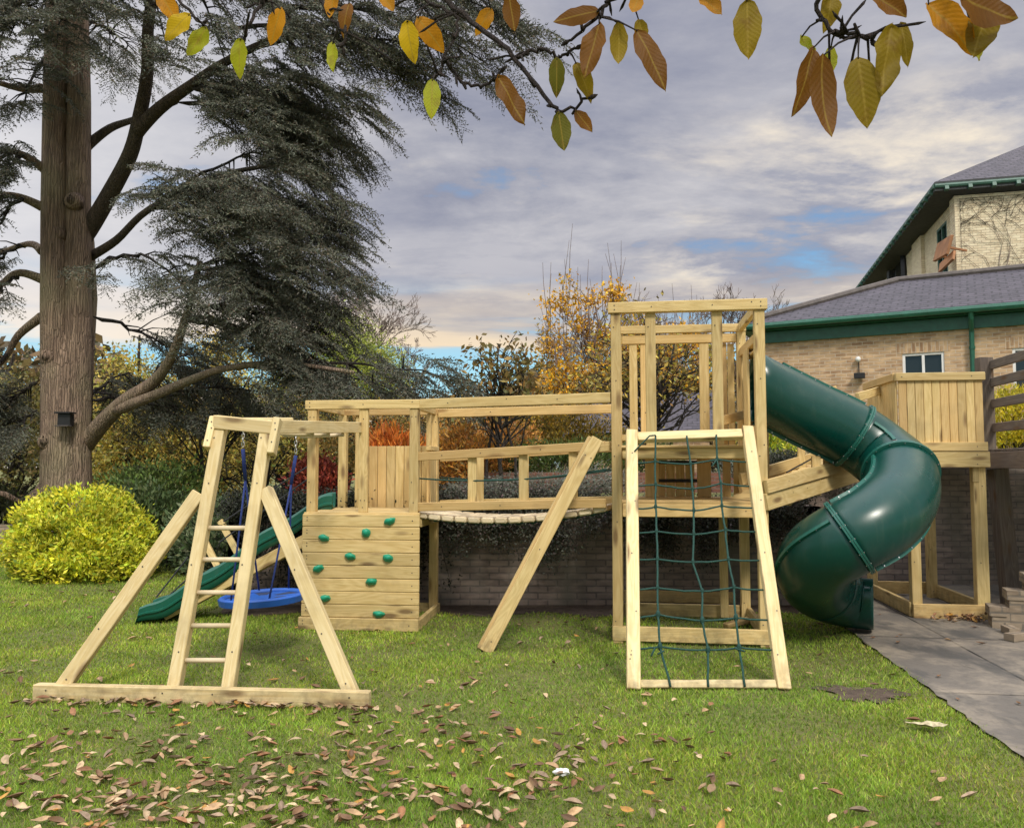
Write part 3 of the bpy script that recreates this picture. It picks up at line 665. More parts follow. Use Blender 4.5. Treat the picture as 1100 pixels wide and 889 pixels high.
for i, (px, py) in enumerate(((419.7, 560.9), (347.6, 579), (393.8, 573.4), (376.9, 598.3), (417.7, 599.7), (342.2, 611.5), (400.2, 624.6), (349.9, 642.9), (408.3, 658.7))):
    hx = (px-324)/126*W1; hz = (676.5-py)/(676.5-551.8)*H1
    bm = bmesh.new(); bmesh.ops.create_icosphere(bm, subdivisions=3, radius=1)
    kind = (0, 1, 2, 1, 3, 1, 1, 1, 0)[i]; ph = random.uniform(0, 6)
    for v in bm.verts:
        c_ = v.co.copy(); n_ = 1+.12*math.sin(5*c_.x+ph)*math.cos(4*c_.z+ph)
        wd_ = .056*n_; ht = .034*n_
        if kind == 0: wd_ *= (1.15 if c_.z > .2 else .75+.35*(c_.z+1)/1.2)
        if kind == 2: ht *= 1.3; wd_ *= .8
        if kind == 3: wd_ *= .95; ht *= 1.15
        dep = .055 if c_.z < .3 else .048+.02*c_.z
        v.co = (c_.x*wd_, max(c_.y, -1)*dep if c_.y < 0 else c_.y*.01, c_.z*ht+(.012 if c_.y < -.5 else 0))
    me = bpy.data.meshes.new('climbing_hold'); bm.to_mesh(me); bm.free(); me.materials.append(M['hold'])
    me.polygons.foreach_set('use_smooth', [True]*len(me.polygons))
    o = bpy.data.objects.new('climbing_hold', me); COL.objects.link(o); o.parent = wall1; o.location = (hx, -.022, hz); o.rotation_euler = (0, random.uniform(-.5, .5), 0)
boards(t1, 'back_panel', (.30, D1-.015, H1-.02), (.30, D1-.015, 1.835), 8, (.101, 0, 0), .10, .022, 'pine_panel', UY)
boards(t1, 'side_panel', (W1-.035, .62, H1-.06), (W1-.035, .62, 1.78), 4, (0, .101, 0), .10, .022, 'pine_panel', (1, 0, 0))
pc(t1, 'panel_cap', (W1-.025, .55, 1.80), (W1-.025, 1.02, 1.80), .05, .05)
pc(t1, 'baluster', (W1-.07, .80, 1.8), (W1-.07, .80, 2.18), .05, .05, up=UY)
pc(t1, 'ground_beam', (W1-.02, .02, .05), (W1-.02, D1+.02, .05), .045, .10)
pc(t1, 'ground_beam', (.02, .02, .05), (.02, D1+.02, .05), .045, .10)
pc(t1, 'ground_beam', (.045, D1, .05), (W1-.045, D1, .05), .045, .10)
Fr1 = Matrix.Translation(T1) @ Matrix.Rotation(Y1, 4, 'Z')

# ---- tall tower
T2 = V((.915, 7.57, 0)); Y2 = R(-8.); W2, D2 = 1.40, 1.30; HU, HL, HT = 1.80, 1.29, 3.03
t2 = thing('play_tower', 'tall open pine play tower with high frame and upper deck, tube slide on its side', 'play tower', T2, Y2)
for (x_, y_, h_) in ((.05, .05, HT), (W2-.05, .05, HT), (.05, D2-.05, HT+.05), (W2-.05, D2-.05, HT+.05)):
    pc(t2, 'post', (x_, y_, 0), (x_, y_, h_), .092, .092, up=UY, bolts=[(.2, .02, -1), (1.1, 0, -1), (1.7, .02, -1), (1.8, -.02, -1), (2.9, .02, -1), (2.4, 0, -1)])
pc(t2, 'top_rail', (-.02, .02, HT+.05), (W2+.02, .02, HT+.05), .10, .08, up=UY, bolts=[(.06, .02, -1), (.06, -.02, -1), (.4, .0, -1), (.95, 0, -1), (W2-.02, .02, -1), (W2-.02, -.02, -1), (W2-.1, .02, -1)])
pc(t2, 'top_rail', (0, D2-.08, HT+.04), (W2, D2-.08, HT+.04), .085, .05, up=UY)
pc(t2, 'top_rail', (.1, D2-.06, HT-.065), (W2-.1, D2-.06, HT-.065), .095, .05, up=UY)
pc(t2, 'top_rail', (W2-.05, .07, HT+.05), (W2-.05, D2-.1, HT+.05), .05, .09)
pc(t2, 'top_rail', (W2-.05, .1, HT-.23), (W2-.05, D2-.1, HT-.23), .05, .09)
pc(t2, 'top_rail', (.05, .07, HT+.05), (.05, D2-.1, HT+.05), .05, .09)
for x_ in (.37, .975): pc(t2, 'front_upright', (x_, .05, HU), (x_, .05, HT), .095, .045, up=UY, bolts=[(.1, 0, -1), (1.1, .02, -1)])
for x_, w_ in ((.22, .085), (.345, .10), (.965, .10), (1.10, .05)): pc(t2, 'baluster', (x_, D2-.05, HU+.08), (x_, D2-.05, HT-.02), w_, .045, up=UY, bolts=[(.3, 0, -1)])
boards(t2, 'back_panel', (1.17, D2-.03, HU), (1.17, D2-.03, HT-.12), 2, (.075, 0, 0), .072, .02, 'pine_panel', UY)
pc(t2, 'back_lip', (.09, D2-.05, HU+.115), (W2-.09, D2-.05, HU+.115), .07, .05, up=UY)
# slide mouth on the right side: framed panel
sx = W2-.02
boards(t2, 'entry_panel', (sx-.055, .62, HU), (sx-.055, .62, HT-.27), 3, (0, .1, 0), .098, .022, 'pine_panel', (1, 0, 0))
for y_ in (.22, 1.19): pc(t2, 'mouth_frame', (sx-.02, y_, HU), (sx-.02, y_, HT-.27), .045, .10, up=UY)
boards(t2, 'side_panel', (sx-.005, .29, HU+.9), (sx-.005, .9, HU+.9), 2, (0, 0, .07), .07, .022, 'pine_panel', (0, 0, 1))
pc(t2, 'side_lip', (sx-.01, .12, HU+.14), (sx-.01, D2-.12, HU+.14), .04, .10)
for z0, m_, nm in ((HU, 'pine', 'upper_deck'), (HL, 'pine', 'lower_deck')):
    mb = MB()
    for k in range(9): mb.beam((.0, .08+k*.142, z0-.013), (W2, .08+k*.142, z0-.013), .137, .026)
    mb.build(nm, [M[m_], M['screw']], t2)
pc(t2, 'deck_beam', (.1, .06, HU-.075), (W2-.1, .06, HU-.075), .095, .045, up=UY)
pc(t2, 'deck_beam', (.1, D2-.06, HU-.075), (W2-.1, D2-.06, HU-.075), .095, .045, up=UY)
pc(t2, 'deck_beam', (.1, .03, HL-.085), (W2-.1, .03, HL-.085), .12, .045, up=UY, bolts=[(.06, 0, -1), (1.1, 0, -1)])
pc(t2, 'deck_beam', (W2-.03, .1, HL-.085), (W2-.03, D2-.1, HL-.085), .045, .12)
pc(t2, 'deck_beam', (.03, .1, HL-.085), (.03, D2-.1, HL-.085), .045, .12)
boards(t2, 'back_panel', (.50, D2-.03, HL), (.50, D2-.03, HU-.13), 4, (.101, 0, 0), .10, .022, 'pine_panel', UY)
for x_, w_ in ((.17, .10), (.40, .14), (.93, .14), (1.18, .08), (1.28, .06)): pc(t2, 'lower_upright', (x_, D2-.25 if w_ > .11 else D2-.06, HL), (x_, D2-.25 if w_ > .11 else D2-.06, HU-.03), w_, .03, up=UY)
mb = MB()
for z0 in (HL+.17, HL+.36): mb.tube([(.44, D2-.24, z0), (.90, D2-.24, z0)], .018, 8)
mb.build('ladder_rung', M['rope_black'], t2)
pc(t2, 'inner_post', (W2-.27, D2-.1, .05), (W2-.27, D2-.1, HL-.15), .08, .08, up=UY)
for a_, b_ in (((.0, .02, .09), (W2, .02, .09)), ((.1, D2-.03, .10), (W2-.1, D2-.03, .10))): pc(t2, 'ground_beam', a_, b_, .13, .045, up=UY)
pc(t2, 'ground_beam', (W2-.02, .06, .09), (W2-.02, D2-.06, .09), .045, .13); pc(t2, 'ground_beam', (.02, .06, .09), (.02, D2-.06, .09), .045, .13)
pc(t2, 'ground_beam', (.1, D2+.75, .12), (W2-.05, D2+.75, .12), .13, .045, up=UY)
lo = pc(None, 'loose_timber', (-.28, 0, 0), (.28, 0, 0), .09, .045); lo.location = Fr1.translation*0+gr(803, 672)+V((0, 0, .06)); lo.rotation_euler = (0, R(-8), R(24))
tag(lo, 'short pine offcut lying on the grass inside the base of the tall tower', 'timber')
Fr2 = Matrix.Translation(T2) @ Matrix.Rotation(Y2, 4, 'Z')

# ---- leaning climbing net against the tall tower
nb0 = [gr(680.5, 741), gr(842, 741)]; ntop = [at(678.5, 466, 7.36), at(803, 462, 7.36)]
root = (nb0[0]+nb0[1])/2; tn = thing('climbing_net', 'leaning pale pine frame with green rope net in front of the tall tower', 'climbing net', root)
nn = (nb0[1]-nb0[0]).cross(ntop[0]-nb0[0]).normalized()
for a, b in zip(nb0, ntop): pc(tn, 'side_rail', a+V((0, 0, .0)), b+(b-a).normalized()*.03, .098, .07, 'pine_new', up=-nn, off=root, bolts=[(.25, .02, -1), (.6, -.02, -1), (1.1, .01, -1), (1.6, -.02, -1), (2.1, 0, -1)])
xv = (nb0[1]-nb0[0]).normalized(); zb = V((0, 0, 1))
pc(tn, 'bottom_bar', nb0[0]+xv*.05+V((0, .03, .03)), nb0[1]-xv*.05+V((0, .03, .03)), .06, .06, 'pine_new', up=-nn, off=root)
xt = (ntop[1]-ntop[0]).normalized(); pc(tn, 'top_bar', ntop[0]+xt*.05-V((0, 0, .035)), ntop[1]-xt*.05-V((0, 0, .035)), .09, .06, 'pine_new', up=-nn, off=root)
pn = lambda px, py, q=0.: hit(px, py, nb0[0], nn)+nn*q
if nn.y > 0: nn = -nn
rows = [(497, [(703.5, 496.5), (741.5, 499), (770, 494)], 679, 802), (522, [(704, 521), (743.5, 526), (774, 520)], 681, 808), (546, [(704, 545), (745, 549), (775, 544)], 682, 814), (572, [(705, 571.5), (745, 574.5), (779, 570)], 682, 812), (602, [(706, 601), (744, 604.5), (782, 601.5)], 683, 818),
        (633, [(706, 632), (754, 635.5), (788, 631.5)], 684, 823), (664, [(706.6, 660.5), (754, 667), (790, 664)], 684, 828), (697, [(708.7, 695), (760, 698.5), (793.5, 696)], 684, 833)]
vt = MB(); hz_ = MB(); kn = MB(); knots = []
def sagpath(ps, n=5, s=.012):
    out = []
    for a, b in zip(ps[:-1], ps[1:]):
        L = (b-a).length
        for k in range(n):
            f = k/n; out.append(a.lerp(b, f)+V((0, 0, -s*4*f*(1-f)*min(1, L/.3)))+V((random.gauss(0, .0015), 0, random.gauss(0, .0015))))
    return out+[ps[-1]]
tops = [(703.5, 471), (737, 471), (768.5, 470)]; bots = [(719.5, 739), (760, 739), (799, 739)]
for j in range(3):
    ps = [pn(*tops[j], .04)]+[pn(*r_[1][j], .012) for r_ in rows]+[pn(*bots[j], .035)]
    vt.tube(sagpath(ps, 4, .0), .0085, 7)
for y_, xs, xa, xb in rows:
    ps = [pn(xa, y_+random.uniform(-1, 1))]+[pn(*q, .012) for q in xs]+[pn(xb, y_+random.uniform(-2, 2))]
    hz_.tube(sagpath(ps, 5, .006), .0075, 7)
    for q in xs:
        c0 = pn(*q, .016); big = 1.15 if y_ > 660 else .85
        kk_ = MB(); knots.append(kk_); kk_.tube([c0+V((0, 0, .025*big)), c0+V((0, 0, .014*big)), c0, c0-V((0, 0, .014*big)), c0-V((0, 0, .025*big))], [.009, .014*big, .016*big, .014*big, .009], 8)
for a, b in (((703.5, 696), (699, 706)), ((713, 700), (706, 704)), ((788, 697), (799, 701)), ((770, 494), (764, 503)), ((681, 696), (676, 710)), ((676, 710), (678, 700))): kn.tube([pn(*a, .02), pn(*b, .03)], .007, 6)
kn.tube([pn(703.5, 471, .05), pn(697, 472, .055), pn(681, 488, .05)], .007, 6)
vt.build('upright_rope', M['rope_green'], tn, root, True); hz_.build('cross_rope', M['rope_green'], tn, root, True); kn.build('rope_ends', M['rope_green'], tn, root, True)
for kk_ in knots: kk_.build('knot', M['rope_green'], tn, root, True)

# ---- monkey bar frame with its ladder
ba, bb = gr(36, 752), gr(397, 761); bd = (bb-ba).normalized(); root = (ba+bb)/2
tm = thing('monkey_bar_frame', 'braced pine ladder frame on a ground beam with overhead bars running to the low tower', 'monkey bars', root)
pc(tm, 'ground_beam', ba+V((0, .02, .055)), bb+V((0, .02, .055)), .11, .07, 'pine_new', up=UY, off=root, bolts=[(.1, .02, -1), (.93, .02, -1), (1.28, .02, -1), (2.22, .02, -1)])
YB = 5.75; YT = 6.25
def lr(px0, px1, y1=447): return at(px0, 741, YB), at(px1, y1, YT)
rails = []
for (x0, x1) in ((186, 238.5), (244.5, 288)):
    a, b = lr(x0, x1, 452); a.z = .02
    pc(tm, 'ladder_rail', a, b, .086, .085, 'pine_new', up=(0, 1, -.1), off=root, bolts=[(.3, 0, -1), (.9, .02, -1), (1.5, 0, -1), (1.85, .02, -1)]); rails.append((a, b))
rl = lambda i, py: min((rails[i][0].lerp(rails[i][1], k/400) for k in range(401)), key=lambda p: abs(CY-FPX*((p.z-EYE)*math.cos(PIT)-p.y*math.sin(PIT))/(p.y*math.cos(PIT)+(p.z-EYE)*math.sin(PIT))-py))
for py in (567, 601, 636, 671.5, 709):
    a, b = rl(0, py), rl(1, py); MB().tube([a, b], .0175, 10).build('rung', M['rung'], tm, root, True)
fl, fr_ = at(62, 742, YB+.03), at(381, 744, YB-.1); fl.z = fr_.z = .03
for a, b in ((fl, rl(0, 533)+V((-.085, 0, 0))), (fr_, rl(1, 529)+V((.07, 0, 0)))): pc(tm, 'brace', a, b+(b-a).normalized()*.03, .098, .075, 'pine_new', up=UY, off=root, bolts=[(.12, 0, -1), (.5, .02, -1), (1.0, .02, -1)])
fa, fb_ = at(343, 463, 8.28), at(386, 459, 8.18)
ra, rb_ = at(234, 450, YT-.02), at(297, 455, YT-.02); zt2 = 1.965
for a, b, dx_ in ((ra, fa, 0), (rb_, fb_, 0)):
    a = V((a.x, a.y-.04, a.z-.025)); b = V((b.x, b.y, b.z-.0)); pc(tm, 'overhead_rail', a, b, .05, .105, 'pine_new', off=root)
pc(tm, 'head_bar', at(230, 449, YT-.05)-V((0, 0, .03)), at(294, 455, YT-.05)-V((0, 0, .03)), .10, .05, 'pine_new', up=UY, off=root)
for (a, b) in ((at(231, 449, YT+.0), at(223.5, 482, YT-.08)), (at(298.5, 450, YT-.02), at(291.5, 488, YT-.10))): pc(tm, 'cheek_plate', a, b, .055, .10, 'pine_new', up=UY, off=root, bolts=[(.05, .0, -1), (.1, .01, -1), (.2, 0, -1)])
for k in range(2, 5):
    f = k/5.2; a = ra.lerp(fa, f)-V((0, 0, .075)); b = rb_.lerp(fb_, f)-V((0, 0, .075))
    MB().tube([a, b], .0175, 10).build('overhead_bar', M['rung'], tm, root, True)
# ---- basket swing
h1, h2 = at(261.5, 458, 6.95), at(318, 466, 7.3); sc = at(282, 641, 7.18); sr_ = .335
ts = thing('basket_swing', 'round blue basket swing hung on blue ropes under the monkey bars', 'swing', (sc.x, sc.y, sc.z))
tilt = .05
rim = lambda a, r_=sr_, dz=0.: sc+V((r_*math.cos(a), r_*math.sin(a), dz+tilt*math.cos(a)*r_))
mb = MB(); mb.tube([rim(2*math.pi*k/36) for k in range(36)], .028, 10, closed=True)
mb.build('rim', M['swing'], ts, sc, True)
mb = MB()
for k in range(12):
    a = 2*math.pi*k/12; mb.quad([rim(a, .13), rim(a, sr_), rim(a+.52, sr_), rim(a+.52, .13)], None, .5, k % 2)
mb.quad([rim(2*math.pi*k/12, .13) for k in range(12)])
mb.build('seat', [M['swing'], M['mesh_dark']], ts, sc)
mb = MB()
for k in range(28):
    a = 2*math.pi*k/28; mb.quad([rim(a, sr_+.033, .012), rim(a, sr_+.020, -.040), rim(a+.225, sr_+.020, -.040), rim(a+.225, sr_+.033, .012)])
mb.build('skirt', M['swing'], ts, sc, True)
for h, sg in ((h1, -1), (h2, 1)):
    cb = MB()
    for k in range(4):
        c0 = h-V((0, 0, .045+k*.036)); ax = V((1, 0, 0)) if k % 2 else V((0, 1, 0))
        cb.tube([c0+ax*.011*math.cos(j*math.pi/4)+V((0, 0, .024*math.sin(j*math.pi/4))) for j in range(8)], .0042, 5, closed=True)
    cb.build('chain', M['steel'], ts, sc, True)
    k0 = h-V((0, 0, .19)); k1 = h.lerp(sc, .26)*.5+(h-V((0, 0, .52)))*.5
    rb2 = MB(); rb2.tube([k0, k1], .016, 8)
    for a in ((math.pi*.62, math.pi*1.32) if sg < 0 else (math.pi*.36, -math.pi*.36)):
        rb2.tube([k1, k1.lerp(rim(a), .5)+V((0, 0, -.01)), rim(a)], .0085, 6)
    rb2.build('rope', M['rope_blue'], ts, sc, True)
pc(tm, 'overhead_bar', h1+V((0, 0, .055))-V((.03, 0, 0)), h1+V((.42, 0, .055)), .04, .04, 'pine_new', off=root)

# ---- wave slide at the left of the low tower
s0 = V((-2.0, 9.0, 1.17)); s1 = gr(152, 669)+V((0, .20, .05)); root = V((s1.x, s1.y, 0))
tsl = thing('wave_slide', 'open dark green wavy plastic slide running down left from the low tower', 'slide', root)
d2 = (s1-s0); dh = V((d2.x, d2.y, 0)).normalized(); sd2 = V((-dh.y, dh.x, 0))
prof = [(-.03, 1.0), (.0, .998), (.04, .98), (.10, .91), (.20, .80), (.30, .715), (.38, .645), (.46, .54), (.55, .425), (.63, .345), (.71, .285), (.78, .205), (.86, .12), (.92, .085), (.98, .075), (1.02, .06)]
def cr(P, n):
    out = []
    for i in range(len(P)-1):
        p0, p1, p2, p3 = P[max(i-1, 0)], P[i], P[i+1], P[min(i+2, len(P)-1)]
        for k in range(n):
            u = k/n; out.append(tuple(.5*((2*b)+(-a+c_)*u+(2*a-5*b+4*c_-d_)*u*u+(-a+3*b-3*c_+d_)*u**3) for a, b, c_, d_ in zip(p0, p1, p2, p3)))
    return out+[P[-1]]
pf_ = cr(prof, 4); Lh = V((d2.x, d2.y, 0)).length
cs = [(-.262, -.06), (-.262, .02), (-.285, .03), (-.285, .05), (-.258, .06), (-.258, .125), (-.235, .150), (-.212, .135), (-.195, .03), (-.12, .0), (0, -.008), (.12, .0), (.195, .03), (.212, .135), (.235, .150), (.258, .125), (.258, .06), (.285, .05), (.285, .03), (.262, .02), (.262, -.06)]
mb = MB(); G_ = []
for (u, h) in pf_:
    c0 = s0+dh*(u*Lh); wl = 1.0 if u < .8 else 1.0+(u-.8)*.25
    hs = 1. if u < .86 else max(.55, 1-(u-.86)*2.2)
    G_.append([V((c0.x, c0.y, max(h*1.17, .065)))+sd2*(a*wl)+V((0, 0, b*hs)) for a, b in cs])
for i in range(len(G_)-1):
    for j in range(len(cs)-1):
        mb.quad([G_[i][j], G_[i+1][j], G_[i+1][j+1], G_[i][j+1]])
end = G_[-1]; lip = [V((p.x, p.y, 0))+dh*.03 for p in end]
for j in range(len(cs)-1): mb.quad([end[j], lip[j], lip[j+1], end[j+1]])
o = mb.build('chute', M['slide'], tsl, root, True)
bm = bmesh.new(); bm.from_mesh(o.data); bmesh.ops.remove_doubles(bm, verts=bm.verts, dist=.0005); bm.to_mesh(o.data); bm.free()
md = o.modifiers.new('solid', 'SOLIDIFY'); md.thickness = .008; o.data.set_sharp_from_angle(angle=R(32))
a = V((-2.05, 8.66, .90)); b = at(176, 662, 8.62); b.z = .07
pc(tsl, 'support_beam', a, b, .05, .12, off=root); pc(tsl, 'support_beam', a+V((0, .36, 0)), b+V((0, .36, 0)), .05, .12, off=root)
for (p0, p1) in ((at(236.5, 559, 9.25), at(251, 586, 9.15)), (at(219.5, 580, 9.3), at(231, 603, 9.15))):
    q = V(p1)+(V(p1)-V(p0))*1.2; pc(tsl, 'stay', p0, q, .07, .04, up=UY, off=root)
mb = MB()
for p0, p1 in (((202, 598), (168, 641)), ((220, 604), (181, 640)), ((332, 500), (240, 560)), ((330, 515), (236, 582))): mb.tube([at(*p0, 9.2), at(*p1, 8.95)], .009, 5)
mb.build('guide_rope', M['rope_black'], tsl, root)

# ---- rope bridge between the towers
b0 = Fr1 @ V((W1, .42, 1.13)); b1 = Fr2 @ V((0, .42, 1.22)); bw = .66; root = (b0+b1)/2; root.z = 0
tb = thing('rope_bridge', 'sagging plank bridge with pine handrails and green rope between the two towers', 'bridge', root)
bdv = (b1-b0); Lb = V((bdv.x, bdv.y, 0)).length; bx = V((bdv.x, bdv.y, 0)).normalized(); by = V((-bx.y, bx.x, 0))
bz = lambda u: b0.z+(b1.z-b0.z)*u-.085*4*u*(1-u)
npk = 14
for k in range(npk):
    u = (k+.5)/npk; u0_, u1_ = u-.44/npk, u+.44/npk
    p0 = b0+bx*(u0_*Lb); p1 = b0+bx*(u1_*Lb); p0.z, p1.z = bz(u0_), bz(u1_)
    mb = MB(); c0 = (p0+p1)/2; dd = (p1-p0); up = V((-dd.z*bx.x, -dd.z*bx.y, dd.length)).normalized()
    mb.beam(c0-by*(bw/2+.02), c0+by*(bw/2), dd.length, .058, up=up, c=.018); mb.build('plank', [M['rung'], M['screw']], tb, root)
mb = MB()
for s_ in (-1, 1):
    ps = []
    for k in range(41):
        u = k/40; p = b0+bx*(u*Lb)+by*(s_*(bw/2-.06)); p.z = bz(u)-.025-(.018 if k % 3 == 1 else 0); ps.append(p)
    mb.tube(ps, .011, 6)
    ps = [b0+bx*(k/10*Lb)+by*(s_*(bw/2+.0))+V((0, 0, .36+(b1.z-b0.z)*k/10-.06*4*k/10*(1-k/10))) for k in range(11)]; mb.tube(ps, .008, 6)
mb.build('side_rope', M['rope_green'], tb, root, True)
for s_, nm in ((-1, 0), (1, 1)):
    q = by*(s_*(bw/2+.03)); o0, o1 = b0+q, b1+q
    za0, za1, zb0, zb1 = 1.70, 1.80, 1.205, 1.265
    e0_, e1_ = V((o0.x, o0.y, 0))+bx*.0, V((o1.x, o1.y, 0))-bx*.0
    pc(tb, 'handrail', e0_+V((0, 0, za0)), e1_+V((0, 0, za1)), .085, .045, up=UY, off=root, bolts=[(.3, 0, -1), (.7, 0, -1), (1.3, 0, -1)])
    pc(tb, 'lower_rail', e0_+V((0, 0, zb0)), e1_+V((0, 0, zb1)), .085, .045, up=UY, off=root, bolts=[(.3, 0, -1), (.9, 0, -1)])
    for pxb in ((506, 561, 615) if s_ < 0 else (517, 565, 617)):
        p = hit(pxb, 510, e0_, by); p.z = 0; f = min(1, max(0, (p-e0_).dot(bx)/(e1_-e0_).length)); p = p+by*(s_*-.035); pc(tb, 'baluster', p+V((0, 0, zb0+.06*f-.03)), p+V((0, 0, za0+.1*f+.04)), .085 if (s_ < 0) else .075, .03, up=UY, off=root, bolts=[(.05, 0, -1), (.55, 0, -1)])
    mb = MB()
ya = Fr1 @ V((W1, .04, 2.225)); yb = Fr2 @ V((0, .04, 2.245)); pc(tb, 'top_beam', ya+bx*.004, yb, .095, .07, up=UY, off=root, bolts=[(.3, 0, -1), (.9, .02, -1), (1.4, 0, -1)])
ya = Fr1 @ V((W1, D1-.1, 2.195)); yb = Fr2 @ V((0, D2-.2, 2.215)); pc(tb, 'top_beam', ya, yb, .095, .07, up=UY, off=root, bolts=[(.6, 0, -1)])

# ---- leaning double beam at the left of the tall tower
f0 = gr(521, 700); f1 = at(641, 471, 7.55); root = f0
tl = thing('leaning_beam', 'doubled pine beam leaning from the lawn up to the left of the tall tower', 'climbing beam', root)
dl = (f1-f0).normalized()
pc(tl, 'beam', f0+V((.005, 0, .0)), f1+V((.005, 0, 0)), .112, .045, up=UY, off=root, bolts=[(.1, 0, -1), (1.95, .03, -1), (1.95, -.03, -1), (1., 0, -1)])
for q in (.055, .11): pc(tl, 'beam', f0+V((-.022, q, .0)), f1+V((-.022, q, 0)), .112, .05, up=UY, off=root)
pc(tl, 'cleat', f1+V((.0, .08, -.08)), Fr2 @ V((.02, .12, 1.80)), .09, .07, up=UY, off=root)

# ---- landing at the old deck, and the ramp up to it
g0, g1 = gr(981, 665), gr(1053, 662); YL = -.13; LO = g0; lx = (g1-g0).length-.055; ld = 1.55; LZ = 1.66
tlan = thing('landing', 'square pine landing with a boarded parapet on posts beside the old weathered deck', 'landing', LO, YL-.0)
for (x_, y_, z0_, z1_) in ((.05, .05, 0, LZ), (lx-.05, .05, 0, LZ-.02), (.05, ld, 0, LZ), (lx-.05, ld-.1, 0, LZ)):
    pc(tlan, 'post', (x_, y_, z0_), (x_, y_, z1_), .125 if x_ > .3 and y_ < .3 else .10, .10, up=UY, bolts=[(.1, 0, -1), (.6, .02, -1), (1.4, -.02, -1)])
for a_, b_ in (((0, .0, .09), (lx, .0, .09)), ((.0, ld+.05, .11), (lx, ld+.05, .11))): pc(tlan, 'ground_beam', a_, b_, .15, .045, up=UY)
for x_ in (0., lx): pc(tlan, 'ground_beam', (x_, .03, .10), (x_, ld, .10), .045, .15)
pxl = -.09
pc(tlan, 'deck_beam', (pxl, -.03, LZ+.02), (lx+.04, -.03, LZ+.02), .165, .05, up=UY, bolts=[(lx, .05, -1), (lx, -.05, -1), (.2, 0, -1)])
pc(tlan, 'deck_beam', (pxl, -.04, LZ+.155), (lx+.02, -.04, LZ+.155), .095, .05, up=UY, bolts=[(lx, 0, -1)])
mb = MB()
for k in range(11): mb.beam((pxl, .03+k*.145, LZ+.125), (lx, .03+k*.145, LZ+.125), .14, .028)
mb.build('deck', [M['pine'], M['screw']], tlan)
nb_ = 10; bw_ = (lx+.0-pxl)/nb_; boards(tlan, 'parapet_panel', (pxl+bw_/2, -.02, LZ+.20), (pxl+bw_/2, -.02, 2.53), nb_, (bw_, 0, 0), bw_, .022, 'pine_panel', UY)
boards(tlan, 'parapet_panel', (pxl-.012, .05, LZ+.20), (pxl-.012, .05, 2.53), 10, (0, .10, 0), .10, .022, 'pine_panel', (1, 0, 0))
pc(tlan, 'parapet_rail', (pxl-.03, -.03, 2.56), (lx+.02, -.03, 2.56), .085, .06, up=UY, bolts=[(.06, 0, -1), (lx, .0, -1)])
pc(tlan, 'parapet_rail', (pxl-.015, .0, 2.565), (pxl-.015, 1.10, 2.565), .06, .085)
pc(tlan, 'corner_block', (.12+lx-.21, .02, LZ-.22), (.12+lx-.21, .02, LZ-.06), .06, .06, up=UY)
FL_ = Matrix.Translation(LO) @ Matrix.Rotation(YL, 4, 'Z')
r0 = Fr2 @ V((W2, .62, HL-.02)); r1 = FL_ @ V((pxl, 1.15, LZ+.10)); root = V((r0.x, r0.y, 0))
tr_ = thing('access_ramp', 'pine plank ramp with handrails climbing from the tall tower to the landing', 'ramp', root)
rd = (r1-r0); rx = V((rd.x, rd.y, 0)).normalized(); ry = V((-rx.y, rx.x, 0)); rw_ = .36
for s_ in (-1, 1):
    q = ry*(s_*rw_)
    pc(tr_, 'stringer', V((*(r0+q-rd*(.20 if s_ < 0 else -.12)).xy, 1.285 if s_ < 0 else 1.33)), V((*(r1+q).xy, 1.66)), .15, .045, up=UY, off=root, bolts=[(.5, .02, -1), (.8, .02, -1)]); pc(tr_, 'stringer', V((*(r0+q*1.02-rd*(.20 if s_ < 0 else -.12)).xy, 1.424 if s_ < 0 else 1.47)), V((*(r1+q*1.02).xy, 1.80)), .125, .045, up=UY, off=root, bolts=[(.4, 0, -1)])
    pc(tr_, 'handrail', r0+q+rd*(.58 if s_ < 0 else .0)+V((0, 0, .80)), r1+q+V((0, 0, .80)), .095, .045, up=UY, off=root)
    for f in (.20, .30, .62, .9):
        p = r0.lerp(r1, f)+q*.95; pc(tr_, 'baluster', p+V((0, 0, -.05)), p+V((0, 0, .80 if s_ > 0 or f > .8 else .34)), .085, .035, up=UY, off=root, bolts=[(.1, 0, -1)])
mb = MB()
for k in range(15):
    p = r0.lerp(r1, (k+.5)/15); mb.beam(p-ry*(rw_-.03), p+ry*(rw_-.03), rd.length/15-.01, .03, up=V((-rd.z*rx.x, -rd.z*rx.y, 1)))
mb.build('ramp_boards', [M['pine'], M['screw']], tr_, root)
mb = MB(); mb.tube([r0+ry*-.3+V((0, 0, .28)), r0.lerp(r1, .3)-ry*.3+V((0, 0, .33)), r0.lerp(r1, .9)-ry*.3+V((0, 0, .40))], .008, 6); mb.build('rope', M['rope_black'], tr_, root)

# ---- spiral tube slide
RT = .322
ctl = [Fr2 @ V((W2+.006, .80, 2.41)), at(832, 426, 8.19), at(870, 445, 8.2), at(917, 468, 8.2), at(948, 490, 8.08), at(967, 509, 7.76), at(966, 535, 7.4), at(945, 558, 7.13), at(912, 577, 7.10), at(884, 594, 7.26), at(873, 610, 7.48), at(876, 623, 7.78), at(892, 632, 8.0), at(914, 637, 8.06), at(938, 639, 7.99)]
cpts = [V(p) for p in cr([tuple(p) for p in ctl], 8)]
root = V((cpts[-1].x, cpts[-1].y, 0))
tt = thing('tube_slide', 'dark green enclosed spiral tube slide curling down from the tall tower to the path', 'tube slide', root)
